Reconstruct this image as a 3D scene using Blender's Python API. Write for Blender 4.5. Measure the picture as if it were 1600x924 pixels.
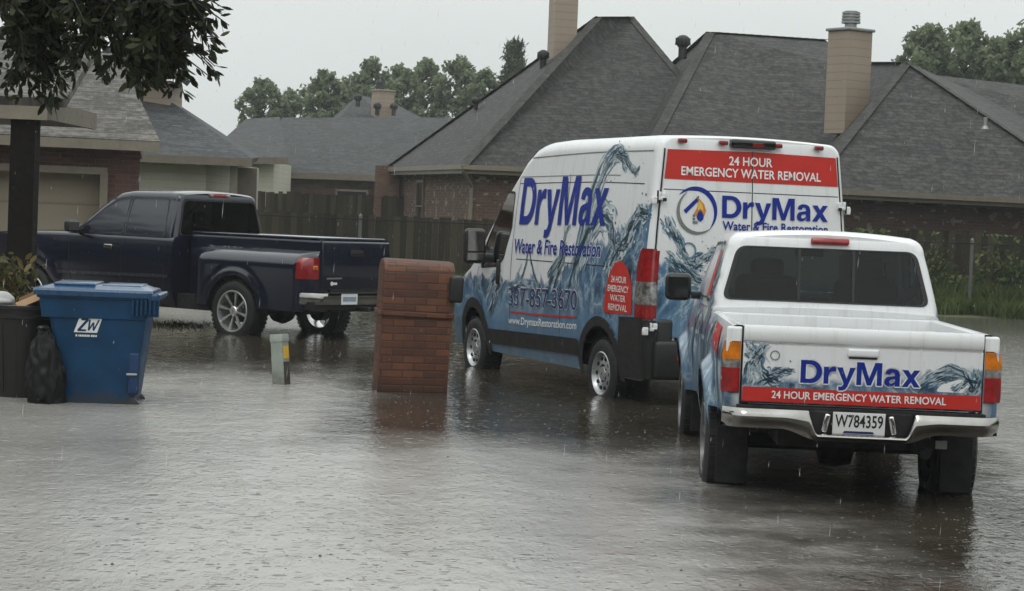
import bpy, bmesh, math, random
import numpy as np
from mathutils import Vector, Matrix

for o in list(bpy.data.objects):
    bpy.data.objects.remove(o)
SC = bpy.context.scene
COL = SC.collection
RAD = math.radians
random.seed(7)
RNG = np.random.default_rng(11)

# ------------------------------------------------------------------ camera
EYE = Vector((0, 0, 1.67))
FPX, ROLL = 3300.0, RAD(2.29)          # focal length in photo pixels (photo 1600 x 924), slight roll
PITCH = math.atan(122 * math.cos(ROLL) / FPX)
CAMROT = (Matrix.Rotation(math.pi / 2 - PITCH, 3, 'X') @ Matrix.Rotation(ROLL, 3, 'Z'))
cd = bpy.data.cameras.new('camera')
cd.sensor_width = 36
cd.lens = 36 * FPX / 1600
cd.clip_start = 0.1
cd.clip_end = 2000
cam = bpy.data.objects.new('camera', cd)
cam.matrix_world = Matrix.Translation(EYE) @ CAMROT.to_4x4()
COL.objects.link(cam)
SC.camera = cam

# ------------------------------------------------------------------ node helper
class NT:
    def __init__(s, nt):
        s.nt = nt
    def n(s, t, **kw):
        nd = s.nt.nodes.new(t)
        for k, v in kw.items():
            setattr(nd, k, v)
        return nd
    def put(s, sock, v):
        if hasattr(v, 'is_output'):
            s.nt.links.new(v, sock)
        else:
            if isinstance(v, (tuple, list)) and len(v) == 3 and sock.type == 'RGBA':
                v = (*v, 1)
            sock.default_value = v
    def m(s, op, a, b=None, c=None, clamp=False):
        nd = s.n('ShaderNodeMath', operation=op, use_clamp=clamp)
        s.put(nd.inputs[0], a)
        if b is not None: s.put(nd.inputs[1], b)
        if c is not None: s.put(nd.inputs[2], c)
        return nd.outputs[0]
    def mix(s, f, a, b, blend='MIX'):
        nd = s.n('ShaderNodeMix', data_type='RGBA', blend_type=blend)
        s.put(nd.inputs[0], f); s.put(nd.inputs[6], a); s.put(nd.inputs[7], b)
        return nd.outputs[2]
    def maprange(s, v, a, b, c, d, smooth=False):
        nd = s.n('ShaderNodeMapRange', interpolation_type='SMOOTHSTEP' if smooth else 'LINEAR')
        s.put(nd.inputs[0], v)
        for i, q in zip((1, 2, 3, 4), (a, b, c, d)): s.put(nd.inputs[i], q)
        return nd.outputs[0]
    def noise(s, vec, scale, detail=3, rough=.5, dist=0.0):
        nd = s.n('ShaderNodeTexNoise')
        if vec is not None: s.put(nd.inputs['Vector'], vec)
        nd.inputs['Scale'].default_value = scale
        nd.inputs['Detail'].default_value = detail
        nd.inputs['Roughness'].default_value = rough
        nd.inputs['Distortion'].default_value = dist
        return nd.outputs['Fac']
    def ramp(s, f, stops, mode='LINEAR'):
        nd = s.n('ShaderNodeValToRGB')
        cr = nd.color_ramp
        cr.interpolation = mode
        while len(cr.elements) < len(stops): cr.elements.new(.5)
        for e, (p, c) in zip(cr.elements, stops):
            e.position = p; e.color = (*c, 1)
        s.put(nd.inputs[0], f)
        return nd.outputs[0]
    def obj(s):
        return s.n('ShaderNodeTexCoord').outputs['Object']
    def scaled(s, vec, sc):
        nd = s.n('ShaderNodeMapping'); s.put(nd.inputs[0], vec); nd.inputs['Scale'].default_value = sc
        return nd.outputs[0]
    def sep(s, vec):
        nd = s.n('ShaderNodeSeparateXYZ'); s.put(nd.inputs[0], vec)
        return nd.outputs
    def bump(s, h, strength=.3, dist=.01):
        nd = s.n('ShaderNodeBump'); s.put(nd.inputs['Height'], h)
        nd.inputs['Strength'].default_value = strength; nd.inputs['Distance'].default_value = dist
        return nd.outputs[0]

# ------------------------------------------------------------------ world: overcast rainy sky
SUN_EL, SUN_AZ = RAD(58), RAD(200)     # behind the camera, a little to the left
W = bpy.data.worlds.new('World')
SC.world = W
W.use_nodes = True
W.node_tree.nodes.clear()
t = NT(W.node_tree)
sky = t.n('ShaderNodeTexSky', sky_type='NISHITA', sun_disc=False, sun_elevation=SUN_EL, sun_rotation=SUN_AZ,
          air_density=1.0, dust_density=4.0, ozone_density=1.0)
hs = t.n('ShaderNodeHueSaturation'); hs.inputs['Saturation'].default_value = .08
t.put(hs.inputs['Color'], sky.outputs[0])
dirv = t.n('ShaderNodeTexCoord').outputs['Generated']
zz = t.sep(dirv)[2]
lum = t.m('MULTIPLY_ADD', t.m('MAXIMUM', zz, 0.0), 8.5, 7.9)          # the cloud deck: brighter overhead than at the horizon
cl = t.noise(t.scaled(dirv, (1, 1, 3)), 2.2, 5, .55)
lum = t.m('MULTIPLY', lum, t.maprange(cl, .3, .7, .93, 1.06))
deck = t.mix(1.0, (0.945, 1.0, 0.985), (1, 1, 1), 'MULTIPLY')
nd = t.n('ShaderNodeVectorMath', operation='SCALE'); t.put(nd.inputs[0], deck); t.put(nd.inputs['Scale'], lum)
col = t.mix(.92, hs.outputs[0], nd.outputs[0])
bg = t.n('ShaderNodeBackground'); t.put(bg.inputs[0], col); bg.inputs[1].default_value = .1
out = t.n('ShaderNodeOutputWorld'); t.put(out.inputs[0], bg.outputs[0])

# ------------------------------------------------------------------ sun behind thick cloud
sl = bpy.data.lights.new('sun', 'SUN')
sl.energy = .5; sl.angle = RAD(25); sl.color = (1, .97, .93)
so = bpy.data.objects.new('sun', sl)
sd = Vector((math.sin(SUN_AZ) * math.cos(SUN_EL), math.cos(SUN_AZ) * math.cos(SUN_EL), math.sin(SUN_EL)))
so.rotation_euler = sd.to_track_quat('Z', 'Y').to_euler()
so.location = (0, 0, 40)
COL.objects.link(so)

# ------------------------------------------------------------------ exposure / render
SC.view_settings.view_transform = 'Standard'
SC.view_settings.look = 'None'
SC.view_settings.gamma = 1
SC.view_settings.use_curve_mapping = False
SC.view_settings.exposure = 0.0
SC.render.engine = 'CYCLES'
SC.cycles.use_denoising = True
SC.cycles.max_bounces = 8
SC.cycles.transparent_max_bounces = 16
SC.cycles.caustics_reflective = False
SC.cycles.caustics_refractive = False

# ------------------------------------------------------------------ survey helpers (photo pixel + metres away -> point in the world)
def ray(px, py):
    return CAMROT @ Vector(((px - 800) / FPX, (462 - py) / FPX, -1))
def P(px, py, d):
    v = ray(px, py)
    return EYE + v * (d / v.y)
def G(px, py, z=0.0):
    v = ray(px, py)
    return EYE + v * ((z - EYE.z) / v.z)

# ------------------------------------------------------------------ object helpers
ZS = {}
def tag(o, label=None, cat=None, group=None, kind=None):
    if label: o['label'] = label
    if cat: o['category'] = cat
    if group: o['group'] = group
    if kind: o['kind'] = kind
    return o
def thing(name, label, cat, loc=(0, 0, 0), group=None, heading=None):
    o = bpy.data.objects.new(name, None)
    COL.objects.link(o)
    o.empty_display_size = .3
    o.location = loc
    if heading is not None: o.rotation_euler.z = heading
    ZS[o] = (Vector(loc), heading)
    return tag(o, label, cat, group)

class MB:
    """collects geometry for ONE mesh object"""
    def __init__(s):
        s.bm = bmesh.new()
    def face(s, pts):
        try:
            return s.bm.faces.new([s.bm.verts.new(p) for p in pts])
        except ValueError:
            return None
    def grid(s, rows, close_u=False):
        vs = [[s.bm.verts.new(p) for p in r] for r in rows]
        for a, b in zip(vs, vs[1:]):
            n = len(a)
            for i in range(n if close_u else n - 1):
                j = (i + 1) % n
                try: s.bm.faces.new((a[i], a[j], b[j], b[i]))
                except ValueError: pass
        return vs
    def box(s, c, size, bevel=0, rot=None, seg=2):
        r = bmesh.ops.create_cube(s.bm, size=1)
        vs = r['verts']
        M = Matrix.Translation(c) @ (rot.to_4x4() if rot is not None else Matrix.Identity(4)) @ Matrix.Diagonal((*size, 1))
        bmesh.ops.transform(s.bm, matrix=M, verts=vs)
        if bevel:
            es = list({e for v in vs for e in v.link_edges})
            bmesh.ops.bevel(s.bm, geom=es, offset=bevel, segments=seg, affect='EDGES', profile=.5)
        return s
    def tube(s, p, q, r0, r1=None, n=10, caps=True):
        p, q = Vector(p), Vector(q)
        r1 = r0 if r1 is None else r1
        ax = (q - p).normalized()
        u = ax.orthogonal().normalized(); w = ax.cross(u)
        rows = []
        for c, r in ((p, r0), (q, r1)):
            rows.append([c + (u * math.cos(2 * math.pi * k / n) + w * math.sin(2 * math.pi * k / n)) * r for k in range(n)])
        vs = s.grid(rows, True)
        if caps:
            for rr in vs:
                try: s.bm.faces.new(rr)
                except ValueError: pass
        return s
    def lathe(s, prof, axis_p, axis_d, n=28, closed=False):
        """prof: (radius, along)"""
        ax = Vector(axis_d).normalized(); u = ax.orthogonal().normalized(); w = ax.cross(u)
        P0 = Vector(axis_p)
        rows = [[P0 + ax * a + (u * math.cos(2 * math.pi * k / n) + w * math.sin(2 * math.pi * k / n)) * r for k in range(n)] for r, a in prof]
        if closed: rows.append(rows[0])
        s.grid(rows, True)
        return s
    def prism(s, poly, ext):
        """poly: 3D points, ext: vector"""
        ext = Vector(ext)
        a = [s.bm.verts.new(p) for p in poly]
        b = [s.bm.verts.new(Vector(p) + ext) for p in poly]
        s.bm.faces.new(a); s.bm.faces.new(b[::-1])
        for i in range(len(a)):
            j = (i + 1) % len(a)
            s.bm.faces.new((a[i], b[i], b[j], a[j]))
        return s
    def beam(s, p, q, w, h, up=(0, 0, 1)):
        p, q = Vector(p), Vector(q)
        d = (q - p).normalized(); side = d.cross(Vector(up)).normalized(); u = side.cross(d)
        pr = [p + side * a * w / 2 + u * b * h / 2 for a, b in ((-1, -1), (1, -1), (1, 1), (-1, 1))]
        return s.prism(pr, q - p)
    def build(s, name, mat, parent=None, smooth=None, uv=False, merge=False, world=False, recalc=True):
        if merge: bmesh.ops.remove_doubles(s.bm, verts=s.bm.verts, dist=1e-4)
        if recalc: bmesh.ops.recalc_face_normals(s.bm, faces=s.bm.faces)
        if parent is not None:
            root = parent
            while root.parent is not None: root = root.parent
            if root in ZS:
                loc, hd = ZS[root]
                if world:      # verts given in world space
                    M = (Matrix.Translation(loc) @ (Matrix.Rotation(hd, 4, 'Z') if hd else Matrix.Identity(4))).inverted()
                    bmesh.ops.transform(s.bm, matrix=M, verts=s.bm.verts)
                else:          # local, heights measured from the water surface
                    bmesh.ops.translate(s.bm, vec=(0, 0, -loc.z), verts=s.bm.verts)
        me = bpy.data.meshes.new(name)
        s.bm.to_mesh(me); s.bm.free()
        if uv: planar_uv(me)
        if smooth is not None:
            me.shade_smooth()
            me.set_sharp_from_angle(angle=RAD(smooth))
        me.materials.append(mat)
        o = bpy.data.objects.new(name, me)
        COL.objects.link(o)
        if parent is not None: o.parent = parent
        return o

def planar_uv(me):
    """metres along the contour of each face / up its slope"""
    uvl = me.uv_layers.new(name='uv')
    Z = Vector((0, 0, 1))
    for p in me.polygons:
        n = p.normal
        if abs(n.z) > .985: u, v = Vector((1, 0, 0)), Vector((0, 1, 0))
        else:
            u = Z.cross(n).normalized(); v = n.cross(u)
        for li in p.loop_indices:
            c = me.vertices[me.loops[li].vertex_index].co
            uvl.data[li].uv = (c.dot(u), c.dot(v))

# ------------------------------------------------------------------ materials
MATS = {}
def pm(name, col, rough=.5, metal=0.0, coat=0.0, var=.12, vscale=6.0, bump=0.0, bscale=60, spec=.5, dirt=None):
    m = bpy.data.materials.new(name); m.use_nodes = True
    m.node_tree.nodes.clear(); t = NT(m.node_tree)
    b = t.n('ShaderNodeBsdfPrincipled')
    o = t.n('ShaderNodeOutputMaterial'); t.put(o.inputs[0], b.outputs[0])
    vec = t.obj()
    n = t.noise(vec, vscale, 4, .6)
    c = t.mix(t.maprange(n, .3, .7, 0, 1), tuple(x * (1 - var) for x in col), tuple(min(1, x * (1 + var)) for x in col))
    t.put(b.inputs['Base Color'], c)
    t.put(b.inputs['Roughness'], t.maprange(t.noise(vec, vscale * 2.3, 3), .3, .7, max(.02, rough * .8), min(1, rough * 1.2)))
    b.inputs['Metallic'].default_value = metal
    b.inputs['Coat Weight'].default_value = coat
    b.inputs['Coat Roughness'].default_value = .06
    b.inputs['Specular IOR Level'].default_value = spec
    if dirt:       # dried mud rising from the foot, scuffs anywhere
        zz_ = t.sep(vec)[2]
        e = t.m('ADD', t.maprange(zz_, dirt[1], dirt[2], 1, 0), t.m('MULTIPLY', t.m('SUBTRACT', t.noise(vec, 9, 5, .7), .5), 1.3))
        c2 = t.mix(t.maprange(e, .45, .85, 0, .55, True), c, dirt[0])
        sc = t.noise(t.scaled(vec, (3, 3, 14)), 5, 5, .75)
        c2 = t.mix(t.maprange(sc, .62, .72, 0, .35), c2, tuple(min(1, q * 2.5 + .05) for q in col))
        t.put(b.inputs['Base Color'], c2)
    if bump: t.put(b.inputs['Normal'], t.bump(t.noise(vec, bscale, 3), bump, .004))
    MATS[name] = m
    return m

def uvmat(name, fn, rough=.8, bump=.5, bdist=.02):
    """fn(t, uv) -> colour socket, height socket"""
    m = bpy.data.materials.new(name); m.use_nodes = True
    m.node_tree.nodes.clear(); t = NT(m.node_tree)
    b = t.n('ShaderNodeBsdfPrincipled')
    o = t.n('ShaderNodeOutputMaterial'); t.put(o.inputs[0], b.outputs[0])
    uv = t.n('ShaderNodeUVMap', uv_map='uv').outputs[0]
    c, h = fn(t, uv)
    t.put(b.inputs['Base Color'], c)
    b.inputs['Roughness'].default_value = rough
    if h is not None: t.put(b.inputs['Normal'], t.bump(h, bump, bdist))
    return m

def brick(t, uv, c1, c2, mortar, w, h, ms, off=.5, bias=0.0):
    nd = t.n('ShaderNodeTexBrick'); t.put(nd.inputs['Vector'], uv)
    nd.offset = off
    nd.inputs['Color1'].default_value = (*c1, 1); nd.inputs['Color2'].default_value = (*c2, 1)
    nd.inputs['Mortar'].default_value = (*mortar, 1)
    nd.inputs['Scale'].default_value = 1.0
    nd.inputs['Mortar Size'].default_value = ms; nd.inputs['Mortar Smooth'].default_value = .3
    nd.inputs['Bias'].default_value = bias
    nd.inputs['Brick Width'].default_value = w; nd.inputs['Row Height'].default_value = h
    return nd

def shingles(name, a, b, w=.30, h=.15, streak=.25, rough=.75):
    def fn(t, uv):
        x = brick(t, uv, (0, 0, 0), (1, 1, 1), (.5, .5, .5), w, h, .004)
        y = brick(t, uv, (0, 0, 0), (1, 1, 1), (.5, .5, .5), w * 1.7, h, .001, .37)
        f = t.m('MULTIPLY_ADD', y.outputs[0], .25, t.m('MULTIPLY', x.outputs[0], .45))
        g = t.noise(t.scaled(uv, (1, 1.5, 1)), 6, 5, .8)
        f = t.m('MULTIPLY_ADD', t.maprange(g, .4, .6, 0, 1), .75, t.m('SUBTRACT', f, .2))
        c = t.mix(t.m('POWER', t.m('MULTIPLY', f, 1.05, clamp=True), 1.5), a, b)
        st = t.noise(t.scaled(uv, (1, .25, 1)), .9, 4, .6)
        c = t.mix(t.maprange(st, .35, .7, 0, streak), c, tuple(q * .45 for q in a))
        v = t.sep(uv)[1]
        row = t.m('FRACT', t.m('DIVIDE', v, h))
        # the butt edge of every course stands proud of the course below
        lip = t.m('SUBTRACT', 1.0, row)
        c = t.mix(t.maprange(row, .0, .22, .8, 0), c, tuple(q * .3 for q in a))   # each course is darker along its lower edge
        hgt = t.m('ADD', t.m('MULTIPLY', lip, .8), t.m('MULTIPLY', x.outputs[0], .25))
        return c, hgt
    return uvmat(name, fn, rough, .8, .012)

def bricks(name, a, b, mortar, w=.215, h=.075, ms=.006, pale=None, rough=.8, stain=.35, soak=False):
    def fn(t, uv):
        x = brick(t, uv, a, b, mortar, w, h, ms)
        c = x.outputs[0]
        if pale:
            y = brick(t, uv, (0, 0, 0), (1, 1, 1), (0, 0, 0), w, h, ms)
            y.offset_frequency = 2
            n = t.noise(uv, 5.2, 1, .4)
            f = t.m('MULTIPLY', t.m('GREATER_THAN', y.outputs[0], .52), t.m('GREATER_THAN', n, .60))
            c = t.mix(f, c, pale)
        n2 = t.noise(uv, 2.6, 4, .6)
        c = t.mix(t.maprange(n2, .4, .75, 0, stain), c, tuple(q * .35 for q in a))
        c = t.mix(t.maprange(t.noise(uv, 40, 3), .4, .8, 0, .3), c, tuple(q * .5 for q in b))
        if soak: c = t.mix(t.maprange(t.m('ADD', t.sep(uv)[1], t.m('MULTIPLY', n2, .12)), .22, .30, .62, 0, True), c, tuple(q * .3 for q in a))
        return c, t.m('SUBTRACT', 1.0, x.outputs[1])
    return uvmat(name, fn, rough, .5, .01)

def siding(name, col, h=.16):
    def fn(t, uv):
        v = t.sep(uv)[1]
        row = t.m('FRACT', t.m('DIVIDE', v, h))
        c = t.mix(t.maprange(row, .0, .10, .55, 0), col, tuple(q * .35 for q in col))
        c = t.mix(t.maprange(t.noise(t.scaled(uv, (1, .3, 1)), 1.7, 4), .4, .75, 0, .3), c, tuple(q * .6 for q in col))
        return c, t.m('SUBTRACT', 1.0, row)
    return uvmat(name, fn, .6, .6, .02)

M_ROOF_DARK = shingles('wet_dark_shingles', (.004, .0038, .0036), (.064, .061, .057), .22, .14)
M_ROOF_R = shingles('wet_grey_shingles', (.004, .0039, .0037), (.070, .067, .062), .22, .14)
M_ROOF_FAR = shingles('far_grey_shingles', (.016, .017, .018), (.070, .072, .073), .26, .15)
M_ROOF_G = shingles('weathered_tan_shingles', (.035, .032, .028), (.19, .173, .152), .34, .21, .4)
M_ROOF_S = shingles('blue_grey_shingles', (.018, .020, .022), (.080, .084, .088), .26, .15)
M_BRICK_M = bricks('mottled_brown_brick', (.10, .055, .042), (.17, .085, .06), (.17, .15, .13), pale=(.36, .32, .28))
M_BRICK_R = bricks('dark_brown_brick', (.07, .04, .033), (.12, .065, .05), (.12, .10, .09), pale=(.27, .24, .21))
M_BRICK_F = bricks('far_red_brick', (.11, .058, .042), (.16, .085, .06), (.14, .115, .095))
M_BRICK_G = bricks('red_house_brick', (.092, .042, .034), (.15, .070, .054), (.17, .13, .11), stain=.5)
M_BRICK_BOX = bricks('wet_red_mailbox_brick', (.082, .025, .012), (.178, .062, .025), (.062, .032, .021), .2, .068, .008, rough=.6, stain=.75, soak=True)
M_SIDING = siding('cream_siding', (.58, .55, .47), .17)
M_SIDING_CH = siding('tan_chimney_siding', (.31, .245, .185), .2)
M_FASCIA = pm('cream_trim_paint', (.205, .178, .135), .45)
M_FASCIA_D = pm('brown_trim_paint', (.16, .135, .105), .5)
M_GARAGE = siding('tan_garage_panels', (.33, .275, .205), .53)
M_DARKGLASS = pm('dark_window_glass', (.012, .014, .015), .06, coat=.3)
M_BLACK = pm('black_plastic', (.016, .016, .017), .42, bump=.15, bscale=300)
M_BLACKGLOSS = pm('gloss_black', (.008, .008, .009), .12, coat=.5)
M_VENT = pm('black_vent_metal', (.012, .012, .013), .5)
M_GALV = pm('galvanised_steel', (.33, .34, .34), .45, .8)
M_GALVPOST = pm('weathered_steel_post', (.15, .155, .155), .6, .3)
M_GALVDARK = pm('dull_wet_steel', (.022, .022, .022), .8, 0, spec=.1)
M_TYRE = pm('tyre_rubber', (.014, .014, .015), .62, bump=.3, bscale=120)
M_CHROME = pm('chrome', (.72, .72, .72), .09, 1.0, var=.05)
M_CHROME_OLD = pm('worn_chrome', (.36, .35, .335), .14, 1.0, var=.15, bump=.05, bscale=20)
M_POLISHED = pm('polished_alloy', (.80, .80, .80), .32, .75, var=.05)
M_STEEL = pm('silver_wheel_paint', (.50, .51, .52), .32, .6)
M_RIMGREY = pm('dull_alloy', (.20, .20, .205), .4, .7)
M_UNDER = pm('underbody_black', (.009, .009, .009), .8)
M_RED = pm('red_vinyl', (.52, .030, .022), .4, var=.05, spec=.3)
M_NAVYTXT = pm('royal_blue_vinyl', (.008, .026, .25), .4, var=.05, spec=.25)
M_NAVYDARK = pm('dark_navy_vinyl', (.02, .03, .13), .3, coat=.3)
M_WHITETXT = pm('white_vinyl', (.80, .80, .80), .35, coat=.2, var=.03)
M_GREYTXT = pm('grey_vinyl', (.17, .185, .17), .35)
M_ORANGE = pm('orange_vinyl', (.62, .22, .03), .35)
M_YELLOW = pm('yellow_vinyl', (.75, .46, .06), .35)
M_TEAL = pm('deep_teal_vinyl', (.03, .075, .11), .4, var=.6, vscale=14)
M_TEALMID = pm('sea_blue_vinyl', (.13, .22, .30), .4, var=.5, vscale=18)
M_LENSRED = pm('red_lens', (.27, .006, .008), .15, coat=.6, var=.35, vscale=14, bump=.4, bscale=70)
M_LENSDRED = pm('dull_red_lens', (.20, .010, .010), .2, coat=.4)
M_LENSAMB = pm('amber_lens', (.60, .17, .008), .15, coat=.6, var=.35, vscale=14, bump=.4, bscale=70)
M_LENSCLR = pm('clear_lens', (.30, .29, .28), .15, .5, coat=.6, var=.75, vscale=26)
M_WHITEPAINT = pm('white_car_paint', (.78, .79, .80), .3, coat=.7, var=.03)
M_SEAT = pm('grey_seat_cloth', (.05, .05, .052), .85)
M_SEATLIGHT = pm('tan_seat_cloth', (.10, .095, .085), .85)
M_GREENPED = pm('pale_green_plastic', (.29, .325, .285), .5, bump=.1, var=.18, dirt=((.10, .09, .065), .10, .40))
M_BINBLUE = pm('blue_bin_plastic', (.0025, .042, .108), .5, var=.25, vscale=4, bump=.2, bscale=220, spec=.3, dirt=((.055, .048, .036), .10, .42))
M_BINLID = pm('blue_lid_plastic', (.005, .055, .14), .3, var=.15, bump=.15, bscale=200, coat=.4)
M_BINBLACK = pm('black_bin_plastic', (.012, .011, .010), .45, bump=.2)
M_CARD = pm('brown_cardboard', (.32, .19, .095), .8)
M_BAG = pm('white_plastic_bag', (.40, .40, .40), .35)
M_POST = pm('dark_stained_post', (.008, .006, .005), .85, bump=.4, bscale=30, spec=.15)
M_BARK = pm('grey_bark', (.055, .045, .036), .9, bump=.6, bscale=20)
M_LIMB = pm('dark_wet_bark', (.020, .017, .014), .7, bump=.5, bscale=30)

def glass_mat(name, tint, gl=.06):
    m = bpy.data.materials.new(name); m.use_nodes = True
    m.node_tree.nodes.clear(); t = NT(m.node_tree)
    o = t.n('ShaderNodeOutputMaterial')
    tr = t.n('ShaderNodeBsdfTransparent'); tr.inputs[0].default_value = (*tint, 1)
    g = t.n('ShaderNodeBsdfGlossy'); g.inputs['Roughness'].default_value = .04
    g.inputs['Color'].default_value = (.8, .82, .82, 1)
    fr = t.n('ShaderNodeFresnel'); fr.inputs[0].default_value = 1.45
    nz = t.noise(t.obj(), 40, 2)
    t.put(fr.inputs['Normal'], t.bump(nz, .05, .002))
    mx = t.n('ShaderNodeMixShader'); t.put(mx.inputs[0], fr.outputs[0]); t.put(mx.inputs[1], tr.outputs[0]); t.put(mx.inputs[2], g.outputs[0])
    t.put(o.inputs[0], mx.outputs[0])
    return m
M_GLASS = glass_mat('tinted_window_glass', (.13, .165, .155))
M_GLASSDARK = glass_mat('dark_privacy_glass', (.12, .13, .13))

def island_mat(name, stops, rough=.55, trans=0.0, fine=None):
    m = bpy.data.materials.new(name); m.use_nodes = True
    m.node_tree.nodes.clear(); t = NT(m.node_tree)
    b = t.n('ShaderNodeBsdfPrincipled'); o = t.n('ShaderNodeOutputMaterial')
    r = t.n('ShaderNodeNewGeometry').outputs['Random Per Island']
    n = t.noise(t.obj(), 1.1 if fine is None else fine, 3)
    f = t.m('MULTIPLY_ADD', n, .7, t.m('MULTIPLY_ADD', r, .6, -.15), clamp=True)
    t.put(b.inputs['Base Color'], t.ramp(f, stops))
    b.inputs['Roughness'].default_value = rough
    b.inputs['Specular IOR Level'].default_value = .22
    sh = b.outputs[0]
    if trans:
        tl = t.n('ShaderNodeBsdfTranslucent'); t.put(tl.inputs[0], t.ramp(f, stops))
        mx = t.n('ShaderNodeMixShader'); mx.inputs[0].default_value = trans
        t.put(mx.inputs[1], sh); t.put(mx.inputs[2], tl.outputs[0]); sh = mx.outputs[0]
    t.put(o.inputs[0], sh)
    return m
M_LEAF_FAR = island_mat('far_leaves', [(.1, (.035, .055, .026)), (.5, (.095, .13, .06)), (.9, (.18, .22, .11))], .6, .45)
M_LEAF_TREE = island_mat('haze_paled_leaves', [(.1, (.09, .12, .07)), (.5, (.20, .245, .145)), (.9, (.31, .36, .22))], .6, .5)  # pale colours stand in for haze over the far trees
M_LEAF_PINE = island_mat('pine_needles', [(.1, (.02, .032, .016)), (.9, (.12, .15, .075))], .6, .3)
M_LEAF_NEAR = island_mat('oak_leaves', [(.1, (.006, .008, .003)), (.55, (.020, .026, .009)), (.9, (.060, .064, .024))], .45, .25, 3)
M_GRASS = island_mat('verge_grass', [(.1, (.030, .050, .014)), (.5, (.075, .115, .028)), (.9, (.16, .19, .06))], .6, .3)
M_WEED = island_mat('weed_leaves', [(.1, (.026, .042, .014)), (.5, (.075, .11, .032)), (.9, (.15, .18, .06))], .6, .3)
M_SHRUB = island_mat('variegated_leaves', [(.1, (.02, .03, .008)), (.5, (.075, .072, .02)), (.9, (.22, .16, .07))], .5, .3, 6)
M_FENCE = island_mat('weathered_fence_boards', [(.1, (.012, .0105, .007)), (.5, (.032, .027, .017)), (.9, (.064, .054, .034))], .85, 0, .6)
M_LAWNWET = island_mat('drowned_grass', [(.1, (.03, .028, .014)), (.9, (.10, .085, .045))], .6, .2)

# ------------------------------------------------------------------ ground and water
def shore(x):
    a = 43.2 + .05 * x
    b = 31.6
    k = 1 / (1 + math.exp((x + 7.5) * 2.2))
    return a * (1 - k) + b * k
def ground_h(x, y):
    s = shore(x)
    base = -.15 + .08 * min(1, max(0, (y - 21) / 6))
    if y > s - 1.5:
        f = min(1, (y - s + 1.5) / 3.0)
        base = base * (1 - f) + .12 * f
        base += .008 * max(0, y - s - 2)
    return base
mb = MB()
xs = [-260, -120, -60, -40, -30] + [-26 + i for i in range(57)] + [40, 60, 120, 260]
ys = [-60, -20, 0, 8, 14, 20, 24] + [26 + .5 * i for i in range(50)] + [54, 60, 70, 90, 120, 170, 240, 320]
mb.grid([[(x, y, ground_h(x, y) + (random.uniform(-.02, .02) if y > shore(x) + 1 else 0)) for x in xs] for y in ys])
m = bpy.data.materials.new('wet_lawn_soil'); m.use_nodes = True; m.node_tree.nodes.clear(); t = NT(m.node_tree)
b = t.n('ShaderNodeBsdfPrincipled'); o = t.n('ShaderNodeOutputMaterial'); t.put(o.inputs[0], b.outputs[0])
ob = t.obj()
c = t.ramp(t.noise(ob, .8, 6, .65), [(.3, (.03, .04, .013)), (.5, (.055, .075, .022)), (.7, (.09, .095, .04))])
t.put(b.inputs['Base Color'], c); b.inputs['Roughness'].default_value = .8
t.put(b.inputs['Normal'], t.bump(t.noise(ob, 9, 5, .7), .8, .05))
tag(mb.build('ground', m), kind='structure')

# flood water
m = bpy.data.materials.new('muddy_flood_water'); m.use_nodes = True; m.node_tree.nodes.clear(); t = NT(m.node_tree)
b = t.n('ShaderNodeBsdfPrincipled'); o = t.n('ShaderNodeOutputMaterial'); t.put(o.inputs[0], b.outputs[0])
ob = t.obj()
wx, wy = t.sep(ob)[0], t.sep(ob)[1]
wob = t.m('MULTIPLY', t.m('SUBTRACT', t.noise(ob, .9, 5, .65), .5), 3.2)
# zones of paler, rougher water in front, left, right and behind the blue truck
pa = t.m('MULTIPLY', t.maprange(t.m('ADD', wy, t.m('MULTIPLY', wob, .8)), 16.6, 14.6, 0, 1, True), t.maprange(t.m('ADD', wx, t.m('MULTIPLY', wob, 1.2)), 2.4, .4, 0, 1, True))
pb = t.m('MULTIPLY', t.maprange(t.m('ADD', wy, wob), 23.5, 19.5, 0, 1, True), t.maprange(t.m('ADD', wx, t.m('MULTIPLY', wob, .35)), -.95, -1.75, 0, 1, True))
pc = t.m('MULTIPLY', t.maprange(t.m('ADD', wx, t.m('SUBTRACT', t.m('MULTIPLY', wob, .4), t.m('MULTIPLY', wy, .06))), 2.35, 2.9, 0, .8, True), t.maprange(wy, 40, 30, .3, 1))
pd = t.m('MULTIPLY', t.maprange(wy, 28.8, 29.6, 0, .9, True), t.maprange(wx, -2.2, -3.2, 0, 1, True))
pale_water = t.m('MAXIMUM', t.m('MAXIMUM', pa, pb), t.m('MAXIMUM', pc, pd))
c = t.ramp(t.noise(ob, .35, 4, .6), [(.3, (.036, .029, .021)), (.7, (.060, .050, .038))])
c = t.mix(pale_water, c, t.ramp(t.noise(ob, .5, 5, .6), [(.3, (.27, .256, .238)), (.7, (.37, .354, .333))]))
t.put(b.inputs['Base Color'], c)
b.inputs['IOR'].default_value = 1.33
t.put(b.inputs['Roughness'], t.maprange(pale_water, 0, 1, .05, .17))
def rings(scale, freq, fall):
    v = t.n('ShaderNodeTexVoronoi'); v.inputs['Scale'].default_value = scale; t.put(v.inputs['Vector'], ob)
    v.inputs['Randomness'].default_value = 1
    d = v.outputs['Distance']
    r = t.sep(v.outputs['Color'])
    ph = t.m('MULTIPLY', r[0], 20.0)
    w = t.m('SINE', t.m('SUBTRACT', t.m('MULTIPLY', d, freq), ph))
    rad = t.m('MULTIPLY_ADD', r[1], .35, .05)
    env = t.m('POWER', 2.718, t.m('MULTIPLY', t.m('POWER', t.m('DIVIDE', t.m('SUBTRACT', d, rad), fall), 2.0), -1.0))
    return t.m('MULTIPLY', t.m('MULTIPLY', w, env), t.m('GREATER_THAN', r[2], .35))
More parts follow.
